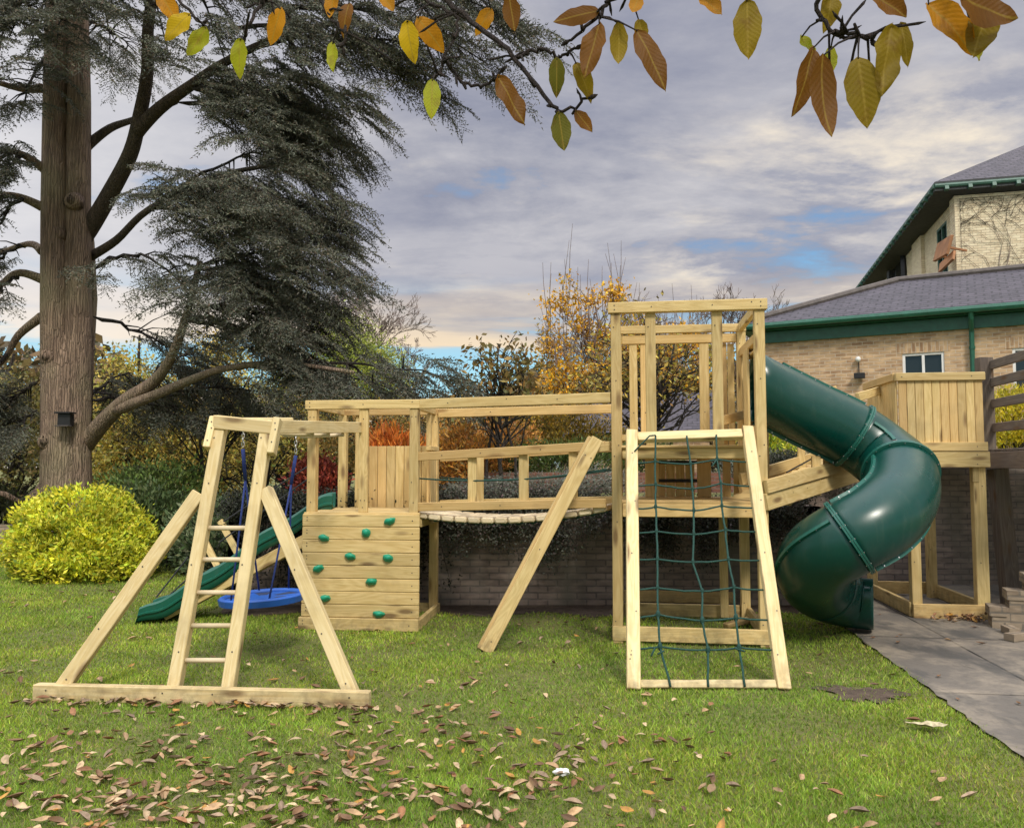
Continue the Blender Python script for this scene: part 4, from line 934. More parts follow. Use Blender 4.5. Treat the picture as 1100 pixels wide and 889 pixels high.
# rotation-minimising frames
fr = []; ref = V((0, 0, 1))
for i, p in enumerate(cpts):
    d = (cpts[min(i+1, len(cpts)-1)]-cpts[max(i-1, 0)]).normalized(); a = (ref-d*ref.dot(d)).normalized(); ref = a; fr.append((d, a, d.cross(a)))
NS = 40; sec_id = [0, 3*8, int(5*8), int(8*8), int(11.5*8), len(cpts)-1]
NX = Fr2.to_3x3() @ V((1, 0, 0))
def rp_(ii, an, r0):
    d, a, b = fr[ii]; o_ = (a*math.cos(an)+b*math.sin(an))*r0
    p = cpts[ii]+o_
    if ii < 8:
        g = (p-cpts[0]).dot(NX)
        if ii == 0 or g < 0: p = p-d*(g/d.dot(NX))
    return p
def tube_sec(name, i0, i1, mat, r0=RT, half=False):
    mb = MB(); k0, k1 = (0, NS)
    for i in range(i0, i1):
        for k in range(NS):
            an0, an1 = 2*math.pi*k/NS, 2*math.pi*(k+1)/NS
            q = []
            for ii, an in ((i, an0), (i, an1), (i+1, an1), (i+1, an0)):
                q.append(rp_(ii, an, r0))
            if half and i > i0+4 and ((fr[i][1]*math.cos((an0+an1)/2)+fr[i][2]*math.sin((an0+an1)/2)).z > .42): continue
            mb.quad(q)
    o = mb.build(name, M[mat], tt, root, True)
    bm = bmesh.new(); bm.from_mesh(o.data); bmesh.ops.remove_doubles(bm, verts=bm.verts, dist=.0005); bmesh.ops.recalc_face_normals(bm, faces=bm.faces); bm.to_mesh(o.data); bm.free()
    for p in o.data.polygons: p.use_smooth = True
    md = o.modifiers.new('solid', 'SOLIDIFY'); md.thickness = .012; md.offset = -1
    return o
secs = []
for j in range(4): secs.append(tube_sec('tube_section', sec_id[j], sec_id[j+1], 'tube', RT+(.004 if j % 2 else 0)))
secs.append(tube_sec('exit_chute', sec_id[4], sec_id[5], 'tube', RT+.006, True))
for j in (1, 2, 3):
    i = sec_id[j]; d, a, b = fr[i]; c0 = cpts[i]; mb = MB()
    for s_ in (-.010, .010):
        prof_ = [(RT+.0, s_-.010), (RT+.029, s_-.008), (RT+.029, s_+.008), (RT+.0, s_+.010)]
        for k in range(48):
            for (ra_, xa_), (rb3, xb3) in zip(prof_[:-1], prof_[1:]):
                a0, a1 = 2*math.pi*k/48, 2*math.pi*(k+1)/48; f_ = lambda r_, x_, an: c0+d*x_+(a*math.cos(an)+b*math.sin(an))*r_
                mb.quad([f_(ra_, xa_, a0), f_(ra_, xa_, a1), f_(rb3, xb3, a1), f_(rb3, xb3, a0)])
    for k in range(16):
        an = 2*math.pi*(k+.5)/16; p = c0+(a*math.cos(an)+b*math.sin(an))*(RT+.015); mb.tube([p-d*.024, p+d*.024], .0065, 6, m=1)
    mb.build('flange_ring', [M['tube_flange'], M['steel']], tt, root)
# lengthwise bolted seams, one pair of lips on each side of every section
for j in range(4):
    i0, i1 = sec_id[j]+(6 if j == 0 else 1), sec_id[j+1]-1
    for sgn in (1, -1):
        ang = {0: .10, 1: 1.2, 2: 1.9, 3: .9}[j]+(math.pi if sgn < 0 else 0)
        mb = MB(); path = []
        for i in range(i0, i1+1):
            d, a, b = fr[i]; n_ = a*math.cos(ang)+b*math.sin(ang); tg = a*-math.sin(ang)+b*math.cos(ang); path.append((cpts[i], n_, tg))
        for (c0, n0, t0), (c1, n1, t1_) in zip(path[:-1], path[1:]):
            pr = [(RT-.004, -.016), (RT+.026, -.014), (RT+.026, .014), (RT-.004, .016)]
            for (ra_, xa_), (rb3, xb3) in zip(pr[:-1], pr[1:]): mb.quad([c0+n0*ra_+t0*xa_, c1+n1*ra_+t1_*xa_, c1+n1*rb3+t1_*xb3, c0+n0*rb3+t0*xb3])
        for c0, n0, t0 in path[2::3]: mb.tube([c0+n0*(RT+.012)-t0*.019, c0+n0*(RT+.012)+t0*.019], .0065, 6, m=1)
        mb.build('seam', [M['tube_flange'], M['steel']], secs[j], root)
# bird box on the cedar is added with the tree

# ================================================================ PLANTS
# ---- cedar
def seg_tris(a, b, wdt):
    """thin triangles from a (base, width wdt) to the point b"""
    d = b-a; n = unit(np.cross(d, rng.normal(size=d.shape))); w_ = np.asarray(wdt).reshape(-1, 1)
    return np.stack([a+n*w_*.5, a-n*w_*.5, b], 1)
def make_spray(k):
    r = np.random.default_rng(100+k); A_, B_, Wd = [], [], []
    def drop(x, y): return np.array([x, y, -.34*x*x-.6*abs(y)*abs(y)])
    for i in range(19):
        t = .06+i*.05; p = drop(t, 0); A_.append(p); B_.append(drop(min(1.02, t+.06), 0)); Wd.append(.02*(1.15-t))
        for s_ in (-1, 1):
            L = (.40*(1-.62*t)+.05)*r.uniform(.6, 1.15); an = s_*r.uniform(.6, 1.05); dx, dy = math.cos(an)*L, math.sin(an)*L
            e = drop(t+dx, dy)+np.array([0, 0, r.normal()*.035]); A_.append(p); B_.append(e); Wd.append(.008)
            nn_ = max(3, int(L*20))
            for j in range(nn_):
                f = (j+.6)/nn_; q = p+(e-p)*f; dd = (e-p)/L
                for _ in range(2):
                    v = dd*.6+r.normal(size=3)*.55; v = v/np.linalg.norm(v)*r.uniform(.035, .07); A_.append(q); B_.append(q+v); Wd.append(.019)
    return np.array(A_), np.array(B_), np.array(Wd)
SPR = [make_spray(k) for k in range(5)]
CB = V((at(70, 560, 16.).x, 16., 0)); cedar = thing('cedar_tree', 'huge old blue grey cedar with twin trunk and layered drooping boughs above the lawn', 'tree', CB)
mb = MB()
low_ = [(74, 600, .60), (72, 560, .50), (71, 500, .44), (70, 440, .415), (70, 400, .39), (71, 365, .28), (71, 340, .12)]
pts = [at(a, b, 16.) for a, b, _ in low_]; pts[0].z = -.2; mb.tube(pts, [r for *_, r in low_], 20)
mb.tube([at(66, 585, 16), at(65, 520, 15.95), at(62, 430, 15.9), at(58, 330, 15.85), at(58, 220, 15.85), at(59, 110, 15.9), at(61, 0, 15.9), at(66, -200, 16), at(68, -420, 16)], [.45, .36, .30, .245, .235, .22, .20, .16, .1], 20)
mb.tube([at(77, 585, 16), at(77, 520, 16.0), at(80, 430, 16.0), at(84, 330, 16.0), at(84, 220, 16.0), at(85, 110, 16.), at(84, 0, 16.), at(88, -180, 16.2), at(92, -330, 16.3)], [.45, .36, .30, .245, .235, .22, .19, .15, .1], 20)
mb.tube([at(84, 470, 16.25), at(90, 390, 16.35), at(96, 320, 16.45), at(94, 260, 16.5), at(86, 190, 16.5)], [.25, .18, .15, .13, .10], 12)
for px, py in ((50, 383), (48, 474), (77, 215), (58, 250)):
    c0 = at(px, py, 15.62 if py > 350 else 15.69); mb.tube([c0+V((0, .12, 0)), c0, c0-V((0, .03, 0)), c0-V((0, .035, 0)), c0-V((0, .01, 0))], [.20, .15, .12, .08, .03], 12)
mb.build('trunk', M['cedar_bark'], cedar, CB, True)
def limb(name, pts, r0, r1, mat='cedar_bark', n=10):
    P_ = [V(q) for q in cr([tuple(at(*p)) for p in pts], 5)]; MB().tube(P_, taper(r0, r1, len(P_)), n).build(name, M[mat], cedar, CB, True); return P_
limb('limb', [(78, 268, 16.25), (96, 245, 16.1), (118, 208, 15.8), (140, 165, 15.4), (150, 125, 15.1), (158, 80, 14.8), (160, 20, 14.6), (175, -60, 14.4)], .20, .09, 'limb_bark')
limb('limb', [(148, 140, 15.2), (172, 116, 14.9), (205, 92, 14.5), (240, 68, 14.2), (300, 40, 13.7), (380, 20, 13.2)], .145, .04, 'limb_bark')
limb('limb', [(93, 157, 16.1), (118, 138, 16.2), (145, 128, 16.4), (190, 110, 16.8)], .11, .04, 'limb_bark')
limb('limb', [(92, 476, 16.1), (112, 452, 15.7), (135, 430, 15.4), (165, 410, 15.1), (183, 385, 14.8), (200, 340, 14.5), (215, 280, 14.3)], .19, .05)
limb('limb', [(125, 440, 15.5), (165, 425, 15.), (205, 408, 14.5), (240, 396, 14.1), (300, 390, 13.6), (380, 400, 13.)], .12, .03)
limb('limb', [(98, 275, 16.3), (125, 258, 15.7), (160, 225, 15.), (230, 190, 14.3), (310, 175, 13.8)], .10, .03, 'limb_bark')
for ps in ([(48, 182, 15.8), (28, 168, 15.5), (8, 162, 15.2), (-40, 158, 14.8)], [(45, 222, 15.8), (22, 212, 15.6), (-2, 209, 15.4), (-50, 215, 15)], [(46, 300, 15.9), (22, 293, 15.7), (5, 302, 15.5), (-15, 330, 15.3)], [(45, 340, 16), (20, 360, 16.1), (5, 385, 16.2), (-20, 410, 16.2)], [(45, 95, 15.9), (20, 95, 15.5), (-30, 80, 15)], [(46, 270, 16), (30, 262, 16.3), (-10, 275, 16.6)], [(48, 520, 16), (25, 540, 15.6), (0, 530, 15.2), (-30, 545, 15)]):
    limb('limb', ps, .10, .035, 'cedar_bark', 8)
boughs = [
    ((100, -130, 15), (30, 62, 13.), 1.2, 54, .08), ((100, -130, 15), (118, 66, 13.2), .9, 30, .08), ((120, -130, 15), (182, 62, 13.), 1.2, 54, .08), ((150, -120, 15), (245, 74, 13.4), 1.2, 54, .08), ((180, -100, 15), (330, 78, 13.), 1.2, 56, .08), ((220, -80, 15), (410, 84, 13.3), 1.2, 56, .08), ((300, -90, 14.5), (500, 60, 13.2), 1.1, 50, .08), ((60, -130, 15), (-10, 90, 14), 1.2, 50, .08), ((380, -90, 14.), (545, 30, 13.4), 1., 44, .08),
    ((30, 165, 15.5), (-10, 200, 14.8), .8, 26, .1), ((25, 212, 15.5), (-15, 262, 15), .8, 26, .1), ((90, 430, 16.3), (140, 400, 17.2), 1., 30, .06), ((135, 430, 15.4), (215, 370, 16.), 1.2, 44, .06), ((165, 425, 15), (300, 425, 15.5), 1.2, 44, .06),
    ((225, 80, 14.4), (392, 118, 13.6), 1.2, 56, .08), ((200, 95, 14.6), (317, 128, 13.2), 1.2, 50, .1), ((260, 55, 14), (480, 58, 13.2), 1.2, 50, .08), ((205, 92, 14.5), (330, 118, 16.5), 1.4, 46, .08), ((205, 95, 14.5), (300, 175, 13.0), 1.2, 46, .12), ((185, 205, 14.7), (290, 250, 13.4), 1.3, 46, .12), ((240, 90, 14.5), (372, 160, 15.5), 1.2, 50, .1), ((198, 345, 14.55), (330, 390, 14.2), 1.2, 46, .08), ((170, 222, 15), (260, 300, 14), 1.2, 40, .12),  # start, tip (px, py, Y), half-width m, sprays, droop
    ((75, -60, 16), (335, 38, 13.), 1.5, 60, .10), ((75, -90, 16), (470, 12, 12.6), 1.4, 70, .12), ((160, -30, 15), (560, 28, 13.2), 1.3, 70, .10), ((240, 30, 14.3), (455, 92, 13.8), 1.2, 60, .10), ((300, 10, 14), (525, 70, 13.6), .9, 40, .1),
    ((75, -100, 16), (250, 20, 12.4), 1.6, 50, .1), ((75, -80, 16), (100, 25, 12.6), 1.4, 60, .1), ((75, -60, 16), (10, 40, 13), 1.5, 100, .1), ((75, -60, 16), (-60, 70, 14), 1.5, 84, .1), ((75, -20, 16), (60, 55, 14), 1.0, 26, .1), ((70, 20, 16), (150, 60, 18.5), 1.5, 36, .08),
    ((205, 92, 14.5), (344, 135, 14.2), 1.2, 60, .1), ((190, 110, 15), (348, 188, 14.5), 1.3, 70, .1), ((205, 95, 14.5), (354, 232, 14.), 1.2, 70, .1), ((225, 192, 14.4), (362, 262, 14.2), 1.2, 64, .1), ((213, 285, 14.3), (364, 294, 13.8), 1.2, 70, .1),
    ((212, 290, 14.3), (344, 335, 13.9), 1.2, 64, .1), ((203, 330, 14.5), (334, 365, 13.6), 1.2, 56, .08), ((240, 396, 14.1), (472, 404, 12.9), .7, 64, .04), ((200, 340, 14.5), (345, 410, 13.4), 1.1, 44, .08), ((240, 396, 14.2), (420, 418, 13.2), .7, 34, .04),
    ((160, 225, 15), (300, 215, 12.6), 1.3, 56, .1), ((160, 228, 15), (245, 235, 12.6), 1.1, 40, .12), ((200, 200, 14.6), (320, 285, 12.8), 1.2, 52, .12), ((208, 300, 14.45), (285, 340, 12.8), 1.2, 46, .12), ((100, 290, 16.2), (215, 330, 13.2), 1.1, 34, .12),
    ((165, 222, 15), (312, 160, 17), 1.4, 46, .08), ((165, 225, 15), (312, 250, 17), 1.4, 46, .08), ((208, 310, 14.45), (320, 330, 17), 1.4, 46, .08), ((118, 446, 15.6), (260, 420, 17.5), 1.5, 40, .06), ((100, 340, 16.2), (210, 390, 17.5), 1.3, 34, .06), ((98, 430, 16.2), (180, 440, 18), 1.2, 26, .06),
    ((20, 165, 15.5), (-30, 190, 14.6), .9, 22, .1), ((10, 210, 15.4), (-50, 240, 14.6), .9, 18, .1), ((20, 295, 15.7), (-20, 345, 15), .8, 24, .1), ((10, 380, 16.2), (-30, 420, 15.4), 1., 22, .06), ((40, 410, 16), (5, 440, 16), 1.1, 40, .06), ((40, 440, 16.3), (-10, 490, 15.6), 1.1, 40, .06), ((48, 60, 16), (20, 130, 15), .8, 24, .1), ((30, 262, 16.3), (-10, 290, 16.5), .8, 16, .1)]
Tv = []; tw = MB()
for st, tp, hw_, n_, dr in boughs:
    a, b = at(*st), at(*tp); L = (b-a).length; path = [a.lerp(b, k/12)+V((0, 0, dr*L*(1-(2*k/12-1)**2))) + V((random.gauss(0, .025), random.gauss(0, .025), random.gauss(0, .02)))*(0 < k < 12) for k in range(13)]
    tw.tube(path, [.012]+taper(.045, .010, 12), 5, cap=False)
    bd_ = (b-a); bd_.z = 0; bd_ = bd_.normalized(); lat = V((-bd_.y, bd_.x, 0))
    for _ in range(int(n_*.9)):
        t_ = random.uniform(.10, 1.0)**.8; i = min(11, int(t_*12)); p0 = path[i].lerp(path[i+1], t_*12-i)
        o_ = random.uniform(-1, 1)*(hw_*(1.05-t_)+.15); an = math.copysign(min(1.25, .25+abs(o_)*.9)*random.uniform(.6, 1.2), o_)
        an += random.gauss(0, .4); base = p0+lat*o_*.75+bd_*abs(o_)*.4+V((0, 0, -.16*abs(o_)+random.gauss(-.05, .17)))
        if abs(o_) > .25: tw.tube([p0, p0.lerp(base, .5)+V((0, 0, .04)), base], [.018, .012, .006], 4, cap=False)
        fw_ = (bd_*math.cos(an)+lat*math.sin(an)); fw_ = (fw_+V((0, 0, random.uniform(-.58, .12)))).normalized()
        sd_ = V((-fw_.y, fw_.x, random.gauss(0, .25))).normalized(); upv = fw_.cross(sd_); sc_ = random.uniform(.5, 1.1)
        Rm = np.array([fw_, sd_, upv])*sc_; A_, B_, Wd = SPR[random.randrange(5)]
        keep = rng.random(len(A_)) < .80
        Tv.append(seg_tris(A_[keep]@Rm+np.array(base), B_[keep]@Rm+np.array(base), Wd[keep]*1.05))
tw.build('boughs', M['dark_bark'], cedar, CB)
Tv = np.concatenate(Tv); nT = len(Tv)
np_mesh('foliage', Tv.reshape(-1, 3), np.arange(3*nT).reshape(nT, 3), M['needle'], cedar, palette(nT, [(.095, .105, .082), (.135, .142, .108), (.185, .182, .135), (.14, .108, .075)], (4, 4, 2, 1.2), .2, 3), CB)
bbx = at(68.5, 450, 15.42); tb_ = thing('bird_box', 'small black box with a ledge fixed to the cedar trunk', 'bird box', bbx)
MB().beam(bbx+V((0, .07, -.13)), bbx+V((0, .07, .10)), .24, .15, up=UY).build('box', M['black'], tb_, bbx); MB().beam(bbx+V((-.15, .04, .12)), bbx+V((.15, .04, .12)), .24, .03).build('lid', M['black'], tb_, bbx); MB().beam(bbx+V((-.13, -.02, -.13)), bbx+V((.13, -.02, -.13)), .14, .02).build('ledge', M['lead'], tb_, bbx)

# ---- shrubs: leafy mounds with stems
def shrub(name, label, cat, clumps, base_z, n, ls, cols, wts=None, asp=.45, k_cl=90, sd=.09, shell=.85, group=None, stemn=24, up=.5, barkm='dark_bark'):
    E = [(np.array(at(px, py, Y)), np.array([rx*Y/FPX, (ry if len(q) < 1 else q[0])*Y/FPX, ry*Y/FPX])) for px, py, Y, rx, ry, *q in clumps]
    b = V((float(np.mean([c[0] for c, _ in E])), float(np.mean([c[1] for c, _ in E])), base_z)); t = thing(name, label, cat, b, 0, group)
    vol = np.array([np.prod(r)**.67 for _, r in E]); vol /= vol.sum(); cc = []
    for (c, r), q in zip(E, vol): cc.append(ell_points(max(3, int(k_cl*q)), c, r, shell))
    cc = np.concatenate(cc); cc = cc[cc[:, 2] > base_z+.03]
    mb = MB()
    for i in rng.choice(len(cc), min(stemn, len(cc)), replace=False):
        e = V(cc[i]); s0 = b.lerp(V((e.x, e.y, base_z)), .6); mb.tube(bentpath(s0-V((0, 0, .05)), e, .05, 4, .05), taper(.018, .005, 5), 5, cap=False)
    mb.build('stems', M[barkm], t, b)
    i = rng.integers(0, len(cc), n); pos = cc[i]+rng.normal(size=(n, 3))*sd*np.array([1, 1, .7])
    ctr = np.array([b.x, b.y, base_z]); ok = pos[:, 2] > base_z+.01; pos = pos[ok]; i = i[ok]
    ax = unit(pos-ctr)+np.array([0, 0, .1]); v, f = leaf_quads(pos, ls*(.6+.8*rng.random(len(pos))), asp, ax, up)
    tone = (1+rng.normal(size=len(cc))*.13)[i]
    np_mesh('foliage', v, f, M['leaf'], t, palette(len(pos), cols, wts)*np.repeat(tone, 4)[:, None], b)
    return t
GOLD = [(.70, .66, .04), (.55, .62, .05), (.78, .72, .09), (.36, .47, .05), (.16, .25, .035)]
shrub('golden_shrub', 'big rounded bright yellow green shrub at the foot of the cedar', 'shrub', [(86, 577, 12.1, 66, 52), (60, 592, 11.9, 46, 34), (116, 592, 12., 44, 38), (88, 600, 11.6, 62, 26)], 0, 44000, .072, GOLD, (4, 4, 3, 1.6, .6), .40, 520, .075, .96, None, 14, .8)
DG = [(.035, .060, .020), (.055, .085, .026), (.025, .042, .016), (.085, .105, .035)]
DG = [(.08, .125, .042), (.115, .165, .055), (.055, .085, .032), (.17, .20, .08)]
shrub('laurel_shrub', 'dark green leafy shrub right beside the golden bush', 'shrub', [(176, 575, 13.2, 36, 42), (150, 560, 14., 30, 40)], 0, 9000, .10, DG, (3, 3, 2, 1), .38, 140, .11)
shrub('laurel_shrub', 'wide glossy dark green shrub behind the wave slide', 'shrub', [(238, 572, 12.8, 48, 36), (285, 568, 12.4, 42, 36), (222, 590, 12.5, 34, 24)], 0, 15000, .095, [(x*1.25, y*1.2, z*1.6) for x, y, z in DG], (3, 3, 2, 2), .4, 200, .11)
shrub('green_shrub', 'mid green upright shrub between the cedar trunk and the monkey bars', 'shrub', [(182, 522, 15., 40, 28), (150, 530, 15.4, 36, 28)], 0, 6000, .085, [(.11, .18, .04), (.16, .22, .05), (.08, .12, .035)], None, .4, 140, .15)
shrub('dark_shrub', 'shaded dark shrub in the bed left of the cedar trunk', 'shrub', [(14, 560, 15.6, 26, 26), (-30, 550, 15.6, 50, 34)], 0, 5000, .09, [(.03, .04, .018), (.05, .055, .02)], None, .4, 70, .14)
# trailing shrubs over the retaining wall
def trailing(label, x0, x1, y0, y1, zlo, zhi, n, cols, wts=None, ls=.035):
    b = V(((x0+x1)/2, (y0+y1)/2+.2, TZ)); t = thing('trailing_shrub', label, 'shrub', b); mb = MB(); L = abs(x1-x0)
    K = int(L*46); xs = rng.random(K); ph = random.uniform(0, 6)
    C_, R_ = [], []
    for k in range(K):
        u = xs[k]; x_ = x0+(x1-x0)*u; y_ = y0+(y1-y0)*u; low = zlo+.10*math.sin(x_*4+ph)+.06*math.sin(x_*11)+random.uniform(-.06, .06)
        s0 = V((x_, y_+random.uniform(.05, .5), TZ-.02)); fwd = random.uniform(.06, .34); ze = random.uniform(low, zhi)
        e = V((x_+random.gauss(0, .14), y_-fwd-.04, ze)); top = V((x_, y_-fwd*.4, max(zhi*random.uniform(.93, 1.03), ze+.03)))
        P_ = [s0.lerp(top, .5)+V((0, 0, .05)), top, top.lerp(e, .5)+V((0, -.05, .02)), e]
        mb.tube([s0]+P_, [.008, .007, .006, .004, .003], 4, cap=False)
        C_ += [np.array(p) for p in P_[1:]]+[np.array(P_[1].lerp(P_[2], .5)), np.array(P_[2].lerp(P_[3], .5))]
    mb.build('stems', M['twig'], t, b); C_ = np.array(C_); i = rng.integers(0, len(C_), n); pos = C_[i]+rng.normal(size=(n, 3))*np.array([.06, .05, .06])
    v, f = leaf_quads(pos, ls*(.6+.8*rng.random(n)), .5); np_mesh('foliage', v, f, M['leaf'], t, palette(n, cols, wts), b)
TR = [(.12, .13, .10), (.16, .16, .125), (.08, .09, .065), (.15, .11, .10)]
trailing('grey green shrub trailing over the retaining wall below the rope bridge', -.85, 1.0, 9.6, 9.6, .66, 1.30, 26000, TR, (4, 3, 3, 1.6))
trailing('shaded shrub trailing over the retaining wall behind the tall tower net', 1.0, 3.4, 9.6, 9.6, .62, 1.16, 22000, [(x*.6, y*.6, z*.6) for x, y, z in TR], (4, 2, 4, 1.4))  # same leaf palette scaled darker: shade behind the tower put into the colour
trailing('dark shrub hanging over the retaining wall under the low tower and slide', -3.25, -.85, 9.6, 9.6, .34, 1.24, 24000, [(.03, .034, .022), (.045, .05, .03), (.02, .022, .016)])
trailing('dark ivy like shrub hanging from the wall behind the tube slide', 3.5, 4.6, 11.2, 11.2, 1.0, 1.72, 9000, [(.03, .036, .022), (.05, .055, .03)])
shrub('lavender_bush', 'pale grey lavender bush on the terrace seen through the bridge rails', 'shrub', [(575, 524, 12.5, 55, 10), (640, 516, 12.8, 40, 12), (520, 527, 12.4, 30, 8)], TZ, 9000, .05, [(.19, .20, .17), (.25, .26, .22), (.12, .14, .10)], None, .22, 160, .09)
shrub('lavender_bush', 'silvery lavender bush between the tall tower and the ramp', 'shrub', [(836, 502, 11.2, 24, 14), (800, 500, 11.4, 20, 16)], TZ, 5000, .05, [(.19, .20, .17), (.25, .26, .22), (.12, .14, .10)], None, .22, 70, .08)
shrub('juniper_hedge', 'low feathery green conifer hedge above the red brick garden wall', 'hedge', [(575, 494, 16.6, 60, 14), (640, 490, 16.8, 34, 16), (535, 500, 16.6, 30, 8), (690, 492, 17, 40, 14)], TZ, 16000, .085, [(.10, .16, .035), (.15, .21, .05), (.06, .10, .03)], None, .2, 200, .13)
shrub('golden_shrub', 'small yellow shrub seen under the tube slide beside the tall tower', 'shrub', [(838, 470, 13.5, 22, 22), (815, 478, 13.6, 18, 20)], TZ, 5000, .07, GOLD, (2, 3, 2, 3, 3), .36, 80, .1)
shrub('golden_shrub', 'bright yellow shrub behind the old deck balustrade', 'shrub', [(1075, 450, 12.6, 28, 30), (1120, 445, 12.4, 40, 34), (1060, 466, 12.2, 14, 16)], 1.7, 9000, .06, [(.56, .47, .02), (.48, .42, .03), (.62, .52, .05), (.3, .3, .03)], (4, 3, 3, 1), .4, 150, .09)
ORG = [(.66, .19, .035), (.74, .27, .04), (.50, .14, .03)]
shrub('orange_shrub', 'vivid orange feathery shrub above the back panel of the low tower', 'shrub', [(418, 474, 12.8, 20, 12), (400, 480, 12.8, 14, 10), (440, 478, 12.8, 14, 10)], TZ, 2600, .12, ORG, None, .16, 40, .10, .9, None, 20, .35)
shrub('red_shrub', 'dark red shrub between the posts of the low tower', 'shrub', [(338, 513, 13.5, 16, 17), (350, 520, 13.6, 12, 14)], TZ-.5, 5000, .08, [(.24, .035, .025), (.30, .06, .03), (.14, .03, .02)], None, .4, 70, .11)
shrub('orange_shrub', 'copper orange shrub seen between the bridge top beams and handrail', 'shrub', [(500, 488, 16, 34, 26), (545, 478, 17, 30, 20), (475, 500, 15.5, 20, 24)], TZ, 9000, .085, [(.55, .24, .045), (.62, .33, .06), (.38, .17, .04), (.24, .15, .05)], None, .4, 130, .18)
shrub('yellow_shrub', 'loose yellow brown shrub between the rope bridge and the outbuilding', 'shrub', [(608, 462, 18, 34, 26), (655, 470, 19, 30, 18), (575, 462, 18.5, 24, 22)], TZ, 7000, .085, [(.42, .27, .03), (.28, .20, .04), (.16, .13, .04)], None, .4, 110, .2)

# ---- trees beyond
OCH = [(.62, .48, .10), (.50, .36, .085), (.72, .58, .12), (.38, .32, .09), (.38, .42, .10)]
tree('autumn_tree', 'ochre leaved tree immediately right of the cedar trunk', 'tree', (at(150, 500, 27).x, 27, 0), at(150, 360, 27), .14, [(145, 450, 27, 50, 80), (120, 500, 26.5, 40, 50)], 12000, .13, OCH, None, k_cl=70, sd=.42, limbs=40)
tree('autumn_tree', 'ochre leaved tree behind the ladder of the monkey bars', 'tree', (at(235, 500, 28).x, 28, 0), at(232, 360, 28), .15, [(232, 440, 28, 56, 82), (215, 500, 27, 50, 45)], 14000, .13, OCH, (3, 4, 2, 3, 2), k_cl=80, sd=.42, limbs=40)
tree('autumn_tree', 'brown and olive tree left of the low tower posts', 'tree', (at(312, 500, 26).x, 26, 0), at(312, 370, 26), .13, [(310, 450, 26, 46, 70), (345, 470, 26.5, 40, 50)], 11000, .13, OCH, (2, 4, 1, 4, 3), k_cl=70, sd=.4, limbs=40)
tree('autumn_tree', 'olive brown tree at the left edge behind the cedar', 'tree', (at(15, 500, 21).x, 21, 0), at(15, 380, 21), .13, [(15, 475, 21, 60, 70), (-60, 460, 21, 60, 80)], 15000, .10, [(.24, .20, .07), (.32, .26, .07), (.16, .17, .06)], None, k_cl=80, sd=.45, limbs=30)
tree('autumn_tree', 'russet brown tree behind the low tower back panel', 'tree', (at(400, 500, 23).x, 23, TZ), at(400, 430, 23), .10, [(395, 470, 23, 60, 34), (460, 468, 23, 40, 26)], 12000, .10, [(.40, .23, .06), (.48, .30, .07), (.26, .18, .06), (.2, .2, .07)], None, k_cl=80, sd=.4, limbs=26)
tb0 = at(214, 560, 16.6); bare('bare_tree', 'slender dark nearly leafless tree with crooked limbs behind the ladder', (tb0.x, 16.6, 0), 3.9, 1.2, .10, 'dark_bark', None, 5, (.1, 0), .6)
tb0 = at(290, 560, 16.); bare('bare_tree', 'crooked dark leafless tree leaning behind the basket swing', (tb0.x, 16.2, 0), 3.0, 1.3, .07, 'dark_bark', None, 5, (-.35, 0), .7)
tree('green_conifer', 'soft yellow green conifer right of the cedar boughs', 'tree', (at(372, 500, 27).x, 27, TZ), at(374, 352, 27), .14, [(372, 410, 27, 56, 40), (368, 372, 27, 32, 30), (405, 402, 27, 34, 26), (330, 420, 27, 40, 30)], 20000, .16, [(.36, .42, .07), (.46, .50, .09), (.24, .30, .06)], None, k_cl=140, sd=.35, asp=.2, limbs=30)
tb0 = at(408, 480, 40); bare('bare_tree', 'pale pinkish leafless tree on the skyline beyond the cedar tips', (tb0.x, 40, TZ), (at(404, 322, 40).z-TZ)*1.02, .9, .20, 'pale_bark', None, 7, (0, 0), .6)
tree('brown_leaved_tree', 'open tree with big dull brown leaves left of the golden poplar', 'tree', (at(540, 500, 15).x, 15, TZ), at(536, 370, 15), .05, [(535, 405, 15, 36, 40), (510, 425, 15, 34, 22), (570, 415, 15, 34, 34), (560, 372, 15, 18, 20)], 1150, .12, [(.21, .16, .05), (.30, .20, .06), (.17, .16, .06), (.36, .22, .07)], None, k_cl=70, sd=.18, limbs=60, stems=3, asp=.5, twigs=3)
tree('golden_poplar', 'tall airy golden yellow poplar with bare upright tips left of and behind the tall tower', 'tree', (at(640, 500, 30).x, 30, TZ), at(636, 310, 30), .09, [(590, 360, 30, 9, 52), (607, 345, 30, 9, 56), (626, 335, 30, 8, 50), (645, 342, 30, 9, 50), (662, 335, 30, 8, 52), (682, 350, 30, 9, 44), (625, 410, 30, 44, 26), (690, 400, 30, 40, 34), (735, 390, 30, 30, 40)], 12000, .14, [(.80, .46, .03), (.70, .38, .03), (.56, .36, .05), (.40, .28, .05)], (4, 3, 2, 1), 'pale_bark', k_cl=190, sd=.24, limbs=170, stems=3, twigs=3, axis=np.array([0, 0, .6]), whips=150)
tree('brown_leaved_tree', 'sparse tree with mixed olive and yellow leaves seen through the tall tower', 'tree', (at(700, 500, 17).x, 17, TZ), at(705, 350, 17), .07, [(650, 395, 17, 44, 40), (700, 395, 17, 44, 46), (745, 390, 17, 40, 40), (620, 420, 17, 30, 26), (690, 345, 17, 26, 22), (770, 400, 17, 20, 40)], 2600, .11, [(.30, .23, .07), (.44, .33, .07), (.18, .15, .06), (.34, .21, .06), (.48, .42, .07)], None, k_cl=110, sd=.24, limbs=90, stems=3, asp=.5, twigs=3)
